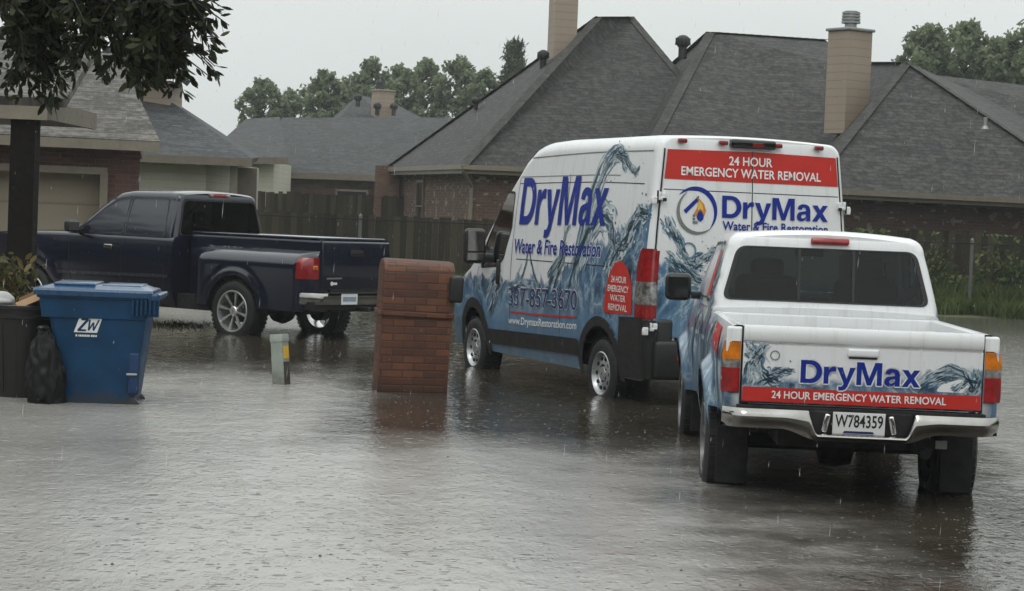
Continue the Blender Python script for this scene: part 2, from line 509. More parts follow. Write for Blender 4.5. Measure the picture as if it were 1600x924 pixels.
fine = t.m('MULTIPLY_ADD', t.noise(t.scaled(ob, (1, .34, 1)), 30, 3, .65, .3), .8, t.m('MULTIPLY', t.noise(t.scaled(ob, (1, .45, 1)), 11, 4, .62, .4), 1.3))
h = t.m('MULTIPLY_ADD', t.noise(t.scaled(ob, (1, .7, 1)), 2.6, 2, .5, .3), 1.8, fine)
h = t.m('MULTIPLY_ADD', rings(5.0, 34, .10), .16, h)
h = t.m('MULTIPLY_ADD', rings(9.0, 26, .14), .2, h)
def craters(scale, rad, keep):
    v = t.n('ShaderNodeTexVoronoi'); v.inputs['Scale'].default_value = scale; t.put(v.inputs['Vector'], ob)
    rc = t.sep(v.outputs['Color'])
    g = t.m('POWER', 2.718, t.m('MULTIPLY', t.m('POWER', t.m('DIVIDE', v.outputs['Distance'], t.m('MULTIPLY_ADD', rc[0], rad, rad * .4)), 2.0), -1.0))
    return t.m('MULTIPLY', t.m('MULTIPLY', g, t.m('GREATER_THAN', rc[1], 1 - keep)), t.maprange(rc[2], 0, 1, -1.6, 1.6))
h = t.m('MULTIPLY_ADD', craters(7.0, .11, .6), 2.2, h)
h = t.m('MULTIPLY_ADD', craters(13.0, .16, .7), 1.5, h)
h = t.m('MULTIPLY', h, t.maprange(pale_water, 0, 1, .8, 1.5))
t.put(b.inputs['Normal'], t.bump(h, 1.0, .0032))
M_WATER = m
mb = MB()
mb.grid([[(x, y, 0) for x in (-60, -20, 0, 20, 60)] for y in (-25, 0, 20, 35, 50)])
tag(mb.build('water', M_WATER), kind='structure')

# rain-filled air
mb = MB(); mb.box((0, 120, 10), (640, 420, 24))
m = bpy.data.materials.new('rain_haze'); m.use_nodes = True; m.node_tree.nodes.clear(); t = NT(m.node_tree)
o = t.n('ShaderNodeOutputMaterial'); pv = t.n('ShaderNodeVolumePrincipled'); pv.inputs['Color'].default_value = (.93, .96, .96, 1); pv.inputs['Density'].default_value = .0008
t.put(o.inputs['Volume'], pv.outputs[0])
tag(mb.build('haze', m), kind='stuff')

# ------------------------------------------------------------------ houses
def roof(parent, planes, mat, thick=.14, name='roof'):
    mb = MB()
    for pl in planes: mb.face(pl)
    o = mb.build(name, mat, parent, uv=True, merge=True, world=True)
    # keep faces looking up
    md = o.modifiers.new('thickness', 'SOLIDIFY'); md.thickness = thick; md.offset = -1
    me = o.data
    bm = bmesh.new(); bm.from_mesh(me)
    for f in bm.faces:
        f.normal_update()
        if f.normal.z < 0: f.normal_flip()
    bm.to_mesh(me); bm.free()
    for l in list(me.uv_layers): me.uv_layers.remove(l)
    planar_uv(me)
    return o
def wall(parent, pts, z0, z1, mat, name='wall'):
    mb = MB()
    for a, b in zip(pts, pts[1:]):
        mb.face([(a[0], a[1], z0), (b[0], b[1], z0), (b[0], b[1], z1), (a[0], a[1], z1)])
    return mb.build(name, mat, parent, uv=True, merge=True, world=True)
def fascia(parent, pts, w, h, mat, name='fascia'):
    mb = MB()
    for a, b in zip(pts, pts[1:]): mb.beam(a, b, w, h)
    return mb.build(name, mat, parent, uv=True, world=True)
def down(p, dz): return Vector((p[0], p[1], p[2] - dz))
def turbine(parent, base, r):
    mb = MB()
    mb.tube(base, base + Vector((0, 0, r * 1.6)), r * .55, n=14)
    c = base + Vector((0, 0, r * 2.3))
    mb.lathe([(.02, -r * .9), (r * .62, -r * .8), (r * .95, -r * .35), (r, .0), (r * .92, r * .4), (r * .5, r * .75), (.02, r * .85)], c, (0, 0, 1), 18)
    for k in range(12):
        a = k * math.pi / 6
        mb.beam(c + Vector((math.cos(a) * r * 1.0, math.sin(a) * r * 1.0, -r * .5)), c + Vector((math.cos(a + .3) * r * .98, math.sin(a + .3) * r * .98, r * .4)), r * .05, r * .16)
    return mb.build('roof_vent', M_VENT, parent, smooth=40, world=True)
def chimney(parent, base, wx, wy, yaw, ztop, mat, capstyle=1):
    R = Matrix.Rotation(yaw, 3, 'Z')
    mb = MB()
    h = ztop - base.z
    mb.box(Vector((base.x, base.y, base.z + h / 2)), (wx, wy, h), rot=R)
    ch = mb.build('chimney', mat, parent, uv=True, world=True)
    mb = MB(); c = Vector((base.x, base.y, ztop))
    mb.box(c + Vector((0, 0, .03)), (wx + .1, wy + .1, .07), .01, rot=R)
    if capstyle:
        mb.tube(c + Vector((0, 0, .06)), c + Vector((0, 0, .20)), .15, n=16)
        for k in range(4):
            mb.tube(c + Vector((0, 0, .20 + k * .075)), c + Vector((0, 0, .25 + k * .075)), .235 - .004 * k, n=18)
        mb.tube(c + Vector((0, 0, .2)), c + Vector((0, 0, .5)), .17, n=14)
    mb.build('chimney_cap', M_GALV if capstyle else mat, ch, smooth=30, world=True, uv=True)
    return ch

GZ = .15
# --- house with the tall hip roof, middle
C1, C2 = P(725, 258, 50), P(606, 263, 61)
C3, C4 = P(1195, 278, 53), P(1100, 270, 66)
A1, A2 = P(935, 27, 57), P(985, 27, 58.5)
hM = thing('brick_house', 'brown brick house with steep dark hip roof and very tall chimney, behind the van', 'house', (C1.x, C1.y, GZ))
roof(hM, [[C2, C1, A1], [C1, C3, A2, A1], [C3, C4, A2], [C4, C2, A1, A2]], M_ROOF_DARK)
ce = (C1 + C2 + C3 + C4) / 4
ins = [Vector((p.x, p.y, 0)) * .93 + Vector((ce.x, ce.y, 0)) * .07 for p in (C1, C2, C3, C4)]
wall(hM, [ins[2], ins[0], ins[1], ins[3], ins[2]], 0, C1.z - .08, M_BRICK_M)
fascia(hM, [down(C2, .1), down(C1, .1), down(C3, .1)], .05, .2, M_FASCIA)
mb = MB()
gout = (C1 - ce); gout.z = 0; gout.normalize()
for a, b in ((C2, C1), (C1, C3)):
    mb.beam(down(a, .05) + gout * .09, down(b, .05) + gout * .09, .12, .11)
mb.build('gutter', M_FASCIA, hM, world=True)
mb = MB()
dsp = ins[0] + gout * .06
mb.tube(down(C1, .12) + gout * .05, (dsp.x, dsp.y, C1.z - .5), .05); mb.tube((dsp.x, dsp.y, C1.z - .5), (dsp.x, dsp.y, .1), .05)
mb.build('downspout', M_FASCIA, hM, smooth=40, world=True)
# narrow window in the left wall
wd = (ins[1] - ins[0]); L = wd.length; wd.normalize(); wn = Vector((wd.y, -wd.x, 0))
if wn.dot(Vector((0, 0, 0)) - ins[0]) < 0: wn = -wn
def wall_window(parent, base, wdir, wn, a, w, z0, z1, frame=M_FASCIA_D):
    c = base + wdir * a
    mb = MB(); R = Matrix((wdir, wn, Vector((0, 0, 1)))).transposed()
    zc = (z0 + z1) / 2; hh = z1 - z0
    for dx, sx, dz, sz in ((-w / 2, .07, 0, hh + .1), (w / 2, .07, 0, hh + .1), (0, w, hh / 2, .07), (0, w, -hh / 2, .07), (0, w, 0, .04)):
        mb.box(c + wdir * dx + Vector((0, 0, zc + dz)) + wn * .03, (sx, .07, sz), rot=R)
    wo = mb.build('window', frame, parent, world=True)
    mb = MB(); mb.box(c + Vector((0, 0, zc)) + wn * .015, (w, .02, hh), rot=R)
    mb.build('pane', M_DARKGLASS, wo, world=True)
wall_window(hM, ins[0], wd, wn, L * .66, 1.0, 1.2, 2.55)
chb = P(877, 95, 56.5)
chimney(hM, Vector((chb.x, chb.y, chb.z - 1.2)), .62, .75, RAD(12), P(877, -70, 56.5).z, M_SIDING_CH, 0)
turbine(hM, P(848, 108, 56), .16)
turbine(hM, P(743, 172, 58), .11)
# small cream porch bay at the far end of its left wall
mb = MB()
pb = ins[1]
mb.box(Vector((pb.x - .35, pb.y - .2, 1.55)), (.7, .5, 2.9))
mb.build('porch_bay', M_BRICK_F, hM, uv=True, world=True)

# --- house with the long ridge and square chimney, right
dR = 55
B1, B2 = P(1110, 51, dR + 2), P(1425, 68, dR + 5.5)
E1, E2 = P(1000, 262, dR - 5.5), P(862, 268, dR + 10)
E3 = P(1330, 283, dR - 3.8)
Wap, Wl, Wr, Wb = P(1418, 98, 52), P(1262, 294, 47), P(1745, 318, 48.5), P(1362, 98, 58)
Br = P(1700, 142, 60)
E4 = P(1800, 300, 56)
hR = thing('brick_house', 'brick house with long grey ridge and square capped tan chimney, behind the white pickup', 'house', (E3.x, E3.y, GZ))
roof(hR, [[E2, E1, B1], [E1, E3, P(1400, 286, 50.5), P(1345, 110, 56), P(1290, 63, dR + 3.5), B1], [B1, P(1290, 63, dR + 3.5), P(1345, 110, 57), P(1300, 260, 70), E2]], M_ROOF_R)
roof(hR, [[Wl, Wr, Wap], [P(1245, 272, 54), Wl, Wap, Wb], [Wr, P(1760, 240, 60), P(1500, 134, 59), Wap]], M_ROOF_R, name='wing_roof')
roof(hR, [[P(1380, 180, 57), P(1800, 200, 58), P(1800, 148, 63), P(1490, 134, 62), P(1362, 99, 60)]], M_ROOF_R, name='rear_roof')
wl0, wr0 = Vector((Wl.x + .6, Wl.y + .75, 0)), Vector((Wr.x - .5, Wr.y + .75, 0))
wall(hR, [(E1.x + .8, E1.y + 1.2), (wl0.x, wl0.y + 3), (wl0.x, wl0.y), (wr0.x, wr0.y), (wr0.x, wr0.y + 12)], 0, Wl.z - .05, M_BRICK_R)
fascia(hR, [down(E1, .1), down(E3, .1)], .05, .2, M_FASCIA_D)
fascia(hR, [down(Wl, .1), down(Wr, .1)], .05, .2, M_FASCIA_D)
mb = MB(); mb.beam(down(Wl, .05) + Vector((0, -.09, 0)), down(Wr, .05) + Vector((0, -.09, 0)), .12, .12)
mb.build('gutter', M_FASCIA_D, hR, world=True)
wdr = (wr0 - wl0).normalized(); wnr = Vector((wdr.y, -wdr.x, 0))
wall_window(hR, wl0, wdr, wnr, 5.6, 1.5, 1.0, 2.2)
cb = P(1324, 178, 52.2)
chimney(hR, Vector((cb.x, cb.y + .1, cb.z - .5)), .80, .72, RAD(35), P(1326, 49, 52.2).z, M_SIDING_CH, 1)
turbine(hR, P(1066, 92, 56.2), .2)
mb = MB(); q = P(1539, 200, 49.7); mb.tube(q, q + Vector((0, 0, .25)), .05, n=10); mb.tube(q + Vector((0, 0, -.03)), q + Vector((0, 0, .05)), .09, .06, n=10)
mb.build('vent_pipe', M_GALV, hR, smooth=40, world=True)

M_CAP = pm('grey_ridge_shingles', (.036, .034, .031), .8, var=.4, vscale=3)
def ridge_caps(parent, lines, mat):
    mb = MB()
    for a, b in lines:
        a, b = Vector(a), Vector(b); L = (b - a).length; d = (b - a) / L; k = 0.0
        while k < L - .1:
            mb.beam(a + d * k + Vector((0, 0, .002)), a + d * min(L, k + .27) + Vector((0, 0, .010)), .26, .014); k += .25
    return mb.build('ridge_cap', mat, parent, uv=True, world=True)
ridge_caps(hM, [(C1, A1), (C2, A1), (A1, A2), (C3, A2)], M_CAP)
ridge_caps(hR, [(E1, B1), (E2, B1), (B1, P(1290, 63, dR + 3.5)), (Wl, Wap), (Wr, Wap), (Wap, Wb)], M_CAP)

# --- low far house in the middle distance
hF = thing('brick_house', 'low red brick house with plain grey hip roof, between the blue truck and the van', 'house', (P(500, 270, 76).x, 76, .3))
f1, f2, f3, f4 = P(408, 268, 75), P(700, 278, 76), P(735, 184, 83), P(441, 184, 82)
roof(hF, [[f1, f2, f3, f4], [f4, f3, P(730, 270, 92), P(400, 262, 91)], [P(400, 262, 91), f1, f4]], M_ROOF_FAR)
g1, g2, g3, g4 = P(338, 245, 68), P(449, 247, 69), P(437, 183, 76), P(384, 186, 75)
roof(hF, [[g1, g2, g3, g4], [P(325, 240, 82), g1, g4]], M_ROOF_FAR, name='wing_roof')
wall(hF, [(f1.x + .6, f1.y + 14), (f1.x + .6, f1.y + .6), (f2.x - 1, f2.y + .6)], 0, f1.z - .05, M_BRICK_F)
wall(hF, [(g1.x + .5, g1.y + 5), (g1.x + .5, g1.y + .6), (g2.x - .5, g2.y + .6), (g2.x - .5, g2.y + 6)], 0, g1.z - .05, M_SIDING, 'wing_wall')
fascia(hF, [down(f1, .1), down(f2, .1)], .06, .22, M_FASCIA_D)
fascia(hF, [down(g1, .1), down(g2, .1)], .06, .22, M_FASCIA_D, 'wing_fascia')
wall_window(hF, Vector((f1.x, f1.y + .58, 0)), Vector((1, 0, 0)), Vector((0, -1, 0)), 3.2, 1.1, 1.3, 2.4)

hB = thing('far_house', 'distant brown roof with stubby chimney and black vents in front of the trees', 'house', (P(580, 180, 98).x, 98, .4))
k1, k2, k3 = P(500, 222, 92), P(660, 226, 94), P(560, 149, 98)
roof(hB, [[k1, k2, k3], [k2, P(700, 205, 104), P(612, 160, 102), k3], [P(480, 220, 104), k1, k3]], M_ROOF_FAR)
wall(hB, [(k1.x + .5, k1.y + .5), (k2.x - .5, k2.y + .5)], 0, k1.z, M_BRICK_F)
kb = P(597, 190, 96); chimney(hB, Vector((kb.x, kb.y, kb.z - .3)), .8, .7, RAD(30), P(597, 143, 96).z, M_SIDING_CH, 0)
mb = MB(); kt = P(594, 141, 96); mb.tube(kt, kt + Vector((0, 0, .35)), .22, n=12); mb.build('flue', M_VENT, hB, smooth=40, world=True)
for q in ((559, 163), (589, 176), (615, 177)): turbine(hB, P(q[0], q[1] + 4, 95.5), .18)

# --- house with cream siding, left
hS = thing('siding_house', 'cream siding house with blue grey hip roof, right of the brick garage', 'house', (P(300, 250, 47).x, 47.5, GZ))
s1, s0, sa, sr = P(394, 248, 47), P(120, 236, 45.5), P(188, 104, 53), P(60, 95, 53)
roof(hS, [[s0, s1, sa, sr], [s1, P(405, 246, 60), sa]], M_ROOF_S)
fascia(hS, [down(s0, .09), down(s1, .09)], .05, .18, M_FASCIA_D)
sw0, sw1 = P(150, 250, 46.4), P(323, 250, 47.4)
wall(hS, [(sw0.x, sw0.y), (sw1.x, sw1.y), (sw1.x + .2, sw1.y + 8)], 0, s1.z - .05, M_SIDING)
mb = MB(); q = P(366, 255, 47.2); mb.box(Vector((q.x, q.y, 1.35)), (.16, .16, 2.5), .01); mb.build('porch_post', M_FASCIA, hS, world=True)
mb = MB(); q = P(385, 255, 48); mb.box(Vector((q.x, q.y, 1.3)), (.5, .1, 2.5)); mb.build('porch_wall', M_FASCIA_D, hS, world=True); mb = MB(); q = P(345, 280, 51); mb.box(Vector((q.x, q.y, 1.2)), (1.3, .1, 2.2)); mb.build('porch_wall', M_FASCIA_D, hS, world=True)
u0, u1 = P(225, 128, 50.2), P(271, 128, 50.6)
mb = MB()
zlow = P(250, 175, 50.3).z - .8
mb.box(Vector(((u0.x + u1.x) / 2, u0.y + .9, (zlow + u1.z) / 2)), (u1.x - u0.x, 1.8, u1.z - zlow))
mb.build('upper_storey', M_SIDING_CH, hS, uv=True, world=True)
roof(hS, [[P(200, 52, 49.4), P(298, 128, 49.8), P(298, 126, 53.4), P(200, 50, 53)], [P(200, 52, 49.4), P(110, 118, 49), P(110, 116, 53), P(200, 50, 53)]], M_ROOF_S, name='upper_roof')
mb = MB(); mb.face([P(200, 58, 50.1), P(285, 124, 50.2), P(120, 124, 50)]); mb.build('gable', M_SIDING_CH, hS, uv=True, world=True)

# --- brick garage, far left
e = Vector((math.cos(RAD(12)), math.sin(RAD(12)), 0)); bk = Vector((-e.y, e.x, 0))
gc = P(250, 221, 33)
hG = thing('brick_garage', 'red brick garage with pale shingle roof and tan door, behind the blue truck', 'garage', (gc.x, gc.y, 0))
gl = gc - e * 11
rr = gc + bk * 3.9 - e * .6; rr.z = P(128, 82, rr.y).z
rl = rr - e * 11
roof(hG, [[gl, gc, rr, rl], [rl, rr, gc + bk * 7.8, gl + bk * 7.8]], M_ROOF_G)
fascia(hG, [down(gl, .09), down(gc, .09)], .06, .15, M_FASCIA)
w1 = gc - e * .28 + bk * .5
zt = gc.z - .1
dx0, dx1 = .50, 4.9            # door opening measured from the right corner
wpt = lambda a, off=0.0: Vector((w1.x, w1.y, 0)) - e * a + bk * off
mb = MB()
def wq(a0, a1, z0, z1): mb.face([(*wpt(a1)[:2], z0), (*wpt(a0)[:2], z0), (*wpt(a0)[:2], z1), (*wpt(a1)[:2], z1)])
wq(0, dx0, 0, zt); wq(dx0, dx1, 2.12, zt); wq(dx1, 10, 0, zt)
a, b2 = wpt(0), wpt(0, 7)
mb.face([(a.x, a.y, 0), (b2.x, b2.y, 0), (b2.x, b2.y, zt), (a.x, a.y, zt)])
mb.build('wall', M_BRICK_G, hG, uv=True, world=True)
mb = MB()
for aa in (dx0 + .05, dx1 - .05): mb.beam(tuple(wpt(aa, -.03)[:2]) + (0,), tuple(wpt(aa, -.03)[:2]) + (2.12,), .12, .12, up=tuple(bk))
mb.beam(tuple(wpt(dx0, -.032)[:2]) + (2.14,), tuple(wpt(dx1, -.032)[:2]) + (2.14,), .12, .11)
mb.build('door_frame', M_FASCIA, hG, world=True)
mb = MB(); p0, p1 = wpt(dx0 + .05, .35), wpt(dx1 - .05, .35)
mb.face([(p1.x, p1.y, 0), (p0.x, p0.y, 0), (p0.x, p0.y, 2.1), (p1.x, p1.y, 2.1)])
for aa in (dx0 + .1, dx1 - .1):
    p0, p1 = wpt(aa, .35), wpt(aa, 0.02); mb.face([(p1.x, p1.y, 0), (p0.x, p0.y, 0), (p0.x, p0.y, 2.1), (p1.x, p1.y, 2.1)])
mb.build('garage_door', M_GARAGE, hG, uv=True, world=True)

# --- porch of the nearest house, far left edge
pe = P(64, 172, 22.5)
hP = thing('porch', 'shingled porch roof edge on a dark square post at the far left', 'porch', (P(37, 480, 22.6).x, 22.6, -.1))
px0 = Vector((pe.x - 4, pe.y, pe.z))
roof(hP, [[Vector((pe.x - 4, 22.5, pe.z + .13)), Vector((pe.x + .26, 22.5, pe.z + .13)), Vector((pe.x + .1, 25.3, pe.z + 1.05)), Vector((pe.x - 4, 25.3, pe.z + 1.05))]], M_ROOF_G, .1)
mb = MB()
mb.beam((pe.x - 4, 22.56, pe.z - .0), (pe.x + .06, 22.56, pe.z - .0), .06, .21)
mb.beam((pe.x + .03, 22.6, pe.z + .0), (pe.x + .03, 25.2, pe.z + .0), .06, .19)
mb.build('fascia', M_FASCIA, hP, world=True)
mb = MB(); mb.face([(pe.x - 4, 22.6, pe.z - .08), (pe.x, 22.6, pe.z - .08), (pe.x, 25.2, pe.z - .08), (pe.x - 4, 25.2, pe.z - .08)])
mb.build('soffit', M_FASCIA_D, hP, world=True)
q = P(37, 300, 22.75)
mb = MB(); mb.box(Vector((q.x, 22.75, (pe.z - .14) / 2)), (.265, .265, pe.z - .02), .012)
mb.build('post', M_POST, hP, world=True)

# --- unseen house behind the camera, added so the wet paint mirrors something dark
hN = thing('brick_house', 'unseen brown brick house behind the camera, added to darken reflections', 'house', (0, -6, GZ))
roof(hN, [[Vector((-15, -3.2, 2.8)), Vector((13, -3.2, 2.8)), Vector((8, -9, 6.6)), Vector((-10, -9, 6.6))], [Vector((-15, -15, 2.8)), Vector((13, -15, 2.8)), Vector((8, -9, 6.6)), Vector((-10, -9, 6.6))],
          [Vector((-15, -3.2, 2.8)), Vector((-15, -15, 2.8)), Vector((-10, -9, 6.6))], [Vector((13, -3.2, 2.8)), Vector((13, -15, 2.8)), Vector((8, -9, 6.6))]], M_ROOF_DARK)
wall(hN, [(-14.4, -14.4), (-14.4, -3.8), (12.4, -3.8), (12.4, -14.4)], 0, 2.75, M_BRICK_R)
for wx in (-10, -4, 6): wall_window(hN, Vector((wx, -3.8, 0)), Vector((1, 0, 0)), Vector((0, 1, 0)), 0, 1.4, .9, 2.1)

# ------------------------------------------------------------------ fences
def wood_fence(label, p0, p1, z0, z1, seed):
    rn = random.Random(seed)
    p0, p1 = Vector(p0), Vector(p1)
    d = p1 - p0; L = d.length; d.normalize(); n = Vector((d.y, -d.x, 0))
    if n.y > 0: n = -n
    root = thing('wooden_fence', label, 'fence', (p0.x, p0.y, z0))
    R = Matrix((d, n, Vector((0, 0, 1)))).transposed()
    mb = MB(); a = 0
    while a < L:
        w = .135 + rn.uniform(-.006, .006)
        h = z1 - z0 + rn.uniform(-.035, .035)
        mb.box(p0 + d * (a + w / 2) + Vector((0, 0, z0 + h / 2)) + n * rn.uniform(-.006, .006), (w, .018, h), rot=R @ Matrix.Rotation(rn.uniform(-.012, .012), 3, 'Y'))
        a += w + .008
    mb.build('board_panel', M_FENCE, root, world=True)
    mb = MB()
    for zz in (.3, .75):
        mb.beam(p0 + Vector((0, 0, z0 + (z1 - z0) * zz)) - n * .03, p1 + Vector((0, 0, z0 + (z1 - z0) * zz)) - n * .03, .04, .09)
    mb.build('rail', M_FENCE, root, world=True)
    a = 0.0
    while a <= L:
        q = p0 + d * a - n * .08
        mb = MB(); mb.box(q + Vector((0, 0, z0 + (z1 - z0) * .48)), (.09, .09, (z1 - z0) * .96), rot=R); mb.build('post', M_FENCE, root, world=True)
        a += 2.4
    return root
def flat(p): return (p.x, p.y, 0)
wood_fence('weathered board fence behind the blue truck bed and the brick mailbox', flat(P(395, 340, 46.6)), flat(P(800, 345, 47.4)), .05, P(600, 338, 47).z, 1)
wood_fence('higher board fence farther back, below the low red brick house', flat(P(395, 305, 62)), flat(P(634, 310, 60)), .2, P(500, 303, 61).z, 2)
wood_fence('dark overgrown board fence right of the white pickup', flat(P(1300, 360, 46.2)), flat(P(1660, 372, 46.4)), .05, P(1460, 362, 46.3).z, 3)

cf0, cf1 = P(324, 340, 44.6), P(1758, 390, 44.6)
cz = P(1500, 380, 44.6).z
root = thing('chain_link_fence', 'low chain link fence on thin grey steel posts along the flooded verge', 'fence', (cf0.x, 44.6, .05))
d = Vector((1, 0, 0)); L = cf1.x - cf0.x
for k in range(7):
    x = cf0.x + k * L / 6
    mb = MB(); mb.tube((x, 44.6, -.1), (x, 44.6, cz + .07), .038, n=10); mb.tube((x, 44.6, cz + .07), (x, 44.6, cz + .12), .045, .01, n=10)
    mb.build('post', M_GALVPOST, root, smooth=40, world=True)
mb = MB(); mb.tube((cf0.x, 44.56, cz), (cf1.x, 44.56, cz), .014, n=8); mb.build('rail', M_GALVDARK, root, smooth=40, world=True)
mb = MB(); st = .075; n = int(L / st); H = cz - .1
for k in range(n):
    x = cf0.x + k * st
    mb.beam((x, 44.55, .1), (x + H, 44.55, .1 + H), .0016, .0016); mb.beam((x + H, 44.545, .1), (x, 44.545, .1 + H), .0016, .0016)
tag(mb.build('wire_mesh', M_GALVDARK, root, world=True), kind='stuff')

# ------------------------------------------------------------------ vegetation
def quads_object(name, cs, us, vs, mat, parent=None, leaf=False):
    """cs centres, us / vs half axes (N,3): one face per leaf"""
    n = len(cs)
    if leaf:
        k = 6
        pts = np.stack([cs - us, cs - us * .35 + vs, cs + us * .45 + vs * .85, cs + us, cs + us * .45 - vs * .85, cs - us * .35 - vs], 1)
    else:
        k = 4
        pts = np.stack([cs - us, cs + vs, cs + us, cs - vs], 1)
    pts = pts.reshape(-1, 3)
    if parent is not None:
        loc, hd = ZS[parent]; pts = pts - np.array(loc)
    me = bpy.data.meshes.new(name)
    me.vertices.add(n * k); me.vertices.foreach_set('co', pts.astype(np.float32).ravel())
    me.loops.add(n * k); me.loops.foreach_set('vertex_index', np.arange(n * k, dtype=np.int32))
    me.polygons.add(n); me.polygons.foreach_set('loop_start', np.arange(0, n * k, k, dtype=np.int32))
    me.polygons.foreach_set('loop_total', np.full(n, k, dtype=np.int32))
    me.update(calc_edges=True); me.validate()
    me.materials.append(mat)
    o = bpy.data.objects.new(name, me); COL.objects.link(o)
    if parent is not None: o.parent = parent
    return o
def rand_dirs(n):
    v = RNG.normal(size=(n, 3)); return v / np.linalg.norm(v, axis=1)[:, None]
def frames(n, size, asp=.6, updir=None):
    u = rand_dirs(n)
    if updir is not None: u = u * .8 + np.array(updir); u /= np.linalg.norm(u, axis=1)[:, None]
    w = rand_dirs(n); v = np.cross(u, w); v /= np.linalg.norm(v, axis=1)[:, None] + 1e-9
    s = size * RNG.uniform(.6, 1.3, (n, 1))
    return u * s, v * s * asp
def tree(name, label, px, ptop, wpx, d, zlow, n, kind='broad', group=None, leafsz=.135):
    base = P(px, 300, d); top = P(px, ptop, d).z
    x, y = base.x, d; r = wpx / FPX * d / 2; g = .3
    root = thing(name, label, 'tree', (x, y, g), group)
    trunk = MB(); lean = RNG.uniform(-.3, .3)
    trunk.tube((x, y, g), (x + lean * .5, y, g + (top - g) * .5), r * .10 + .08, r * .06 + .06)
    trunk.tube((x + lean * .5, y, g + (top - g) * .5), (x + lean, y, top - .5), r * .06 + .06, .03)
    cs = []
    if kind == 'broad':
        nb = 80
        bl = []
        for k in range(nb):
            f = (k + .5) / nb
            z = zlow + (top - zlow) * (.06 + .88 * f)
            wid = r * (.55 + .55 * math.sin(math.pi * min(1, f * 1.0) ** .8)) * (1.0 if f < .75 else 1 - (f - .75) * 2.4)
            a = RNG.uniform(0, 2 * math.pi); rr = wid * math.sqrt(RNG.uniform(.05, 1))
            b = np.array([x + math.cos(a) * rr, y + math.sin(a) * rr, z]); bl.append((b, r * RNG.uniform(.09, .25)))
            q = (x + lean * f, y, max(g + 1, z - rr * .7))
            trunk.tube(q, tuple(b), .035, .012, n=5, caps=False)
        w = np.array([b[1] ** 2 for b in bl]); w /= w.sum()
        for (b, br), ww in zip(bl, w):
            k = int(n * ww) + 3
            cs.append(b + rand_dirs(k) * br * (RNG.uniform(.1, 1.35, (k, 1))) * np.array([1, 1, 1.15]))
        c = np.concatenate(cs); u, v = frames(len(c), leafsz, .6)
        mat = M_LEAF_TREE
    else:
        nl = 11
        for k in range(nl):
            f = k / (nl - 1); z = zlow + (top - zlow) * f
            for a in np.arange(0, 2 * math.pi, 2 * math.pi / 6) + RNG.uniform(0, 1):
                ln = r * (1.0 - .85 * f) * RNG.uniform(.75, 1.1)
                tip = np.array([math.cos(a) * ln, math.sin(a) * ln, ln * .45])
                trunk.tube((x, y, z), tuple(np.array([x, y, z]) + tip), .05, .015, n=5, caps=False)
                kk = int(n / nl / 6)
                cs.append(np.array([x, y, z]) + tip * RNG.uniform(.25, 1.05, (kk, 1)) + RNG.normal(size=(kk, 3)) * .17)
        c = np.concatenate(cs); u, v = frames(len(c), leafsz * 1.5, .22, (0, 0, .5))
        mat = M_LEAF_PINE
    trunk.build('trunk', M_BARK, root, smooth=50, world=True)
    quads_object('crown', c, u, v, mat, root)
GT = 'trees behind the houses'
for px, tp, w, d, lab in (
        (408, 122, 62, 112, 'small rounded tree standing alone at the left end of the tree row'),
        (446, 142, 44, 114, 'lower bushy tree beside the small rounded tree at the left end of the tree row'),
        (500, 110, 62, 108, 'pale leafy tree behind the low far house, right of the gap in the row'),
        (540, 122, 62, 116, 'dark short tree directly behind the far brown roof peak'),
        (575, 92, 70, 112, 'tall airy tree with a thin top above the far stubby chimney'),
        (622, 104, 66, 110, 'dense dark tree right of the far stubby chimney'),
        (660, 94, 64, 114, 'full round topped tree in the middle of the tree row'),
        (708, 90, 70, 112, 'tall loose tree with sky showing through its crown, mid right in the row'),
        (752, 108, 54, 110, 'short tree left of the pointed conifer'),
        (834, 104, 52, 112, 'tree right of the pointed conifer half hidden by the dark hip roof')):
    tree('broadleaf_tree', lab, px, tp, w * 1.15, d, P(px, 215, d).z, 4200, 'broad', GT)
tree('pine_tree', 'pointed conifer standing taller than its neighbours left of the tall tan chimney', 796, 74, 66, 108, P(796, 190, 108).z, 3800, 'pine', GT)
for px, tp, w, d, lab in (
        (1440, 42, 95, 84, 'broad tree right of the square tan chimney with a ragged left edge'),
        (1500, 34, 105, 86, 'tallest broad tree above the right roof ridge'),
        (1556, 62, 90, 85, 'lower leafy tree dipping between two taller ones at the right'),
        (1612, 28, 110, 83, 'tree cut by the right edge of the photo')):
    tree('broadleaf_tree', lab, px, tp, w * 1.12, d, P(px, 170, d).z, 6000, 'broad', GT, .125)

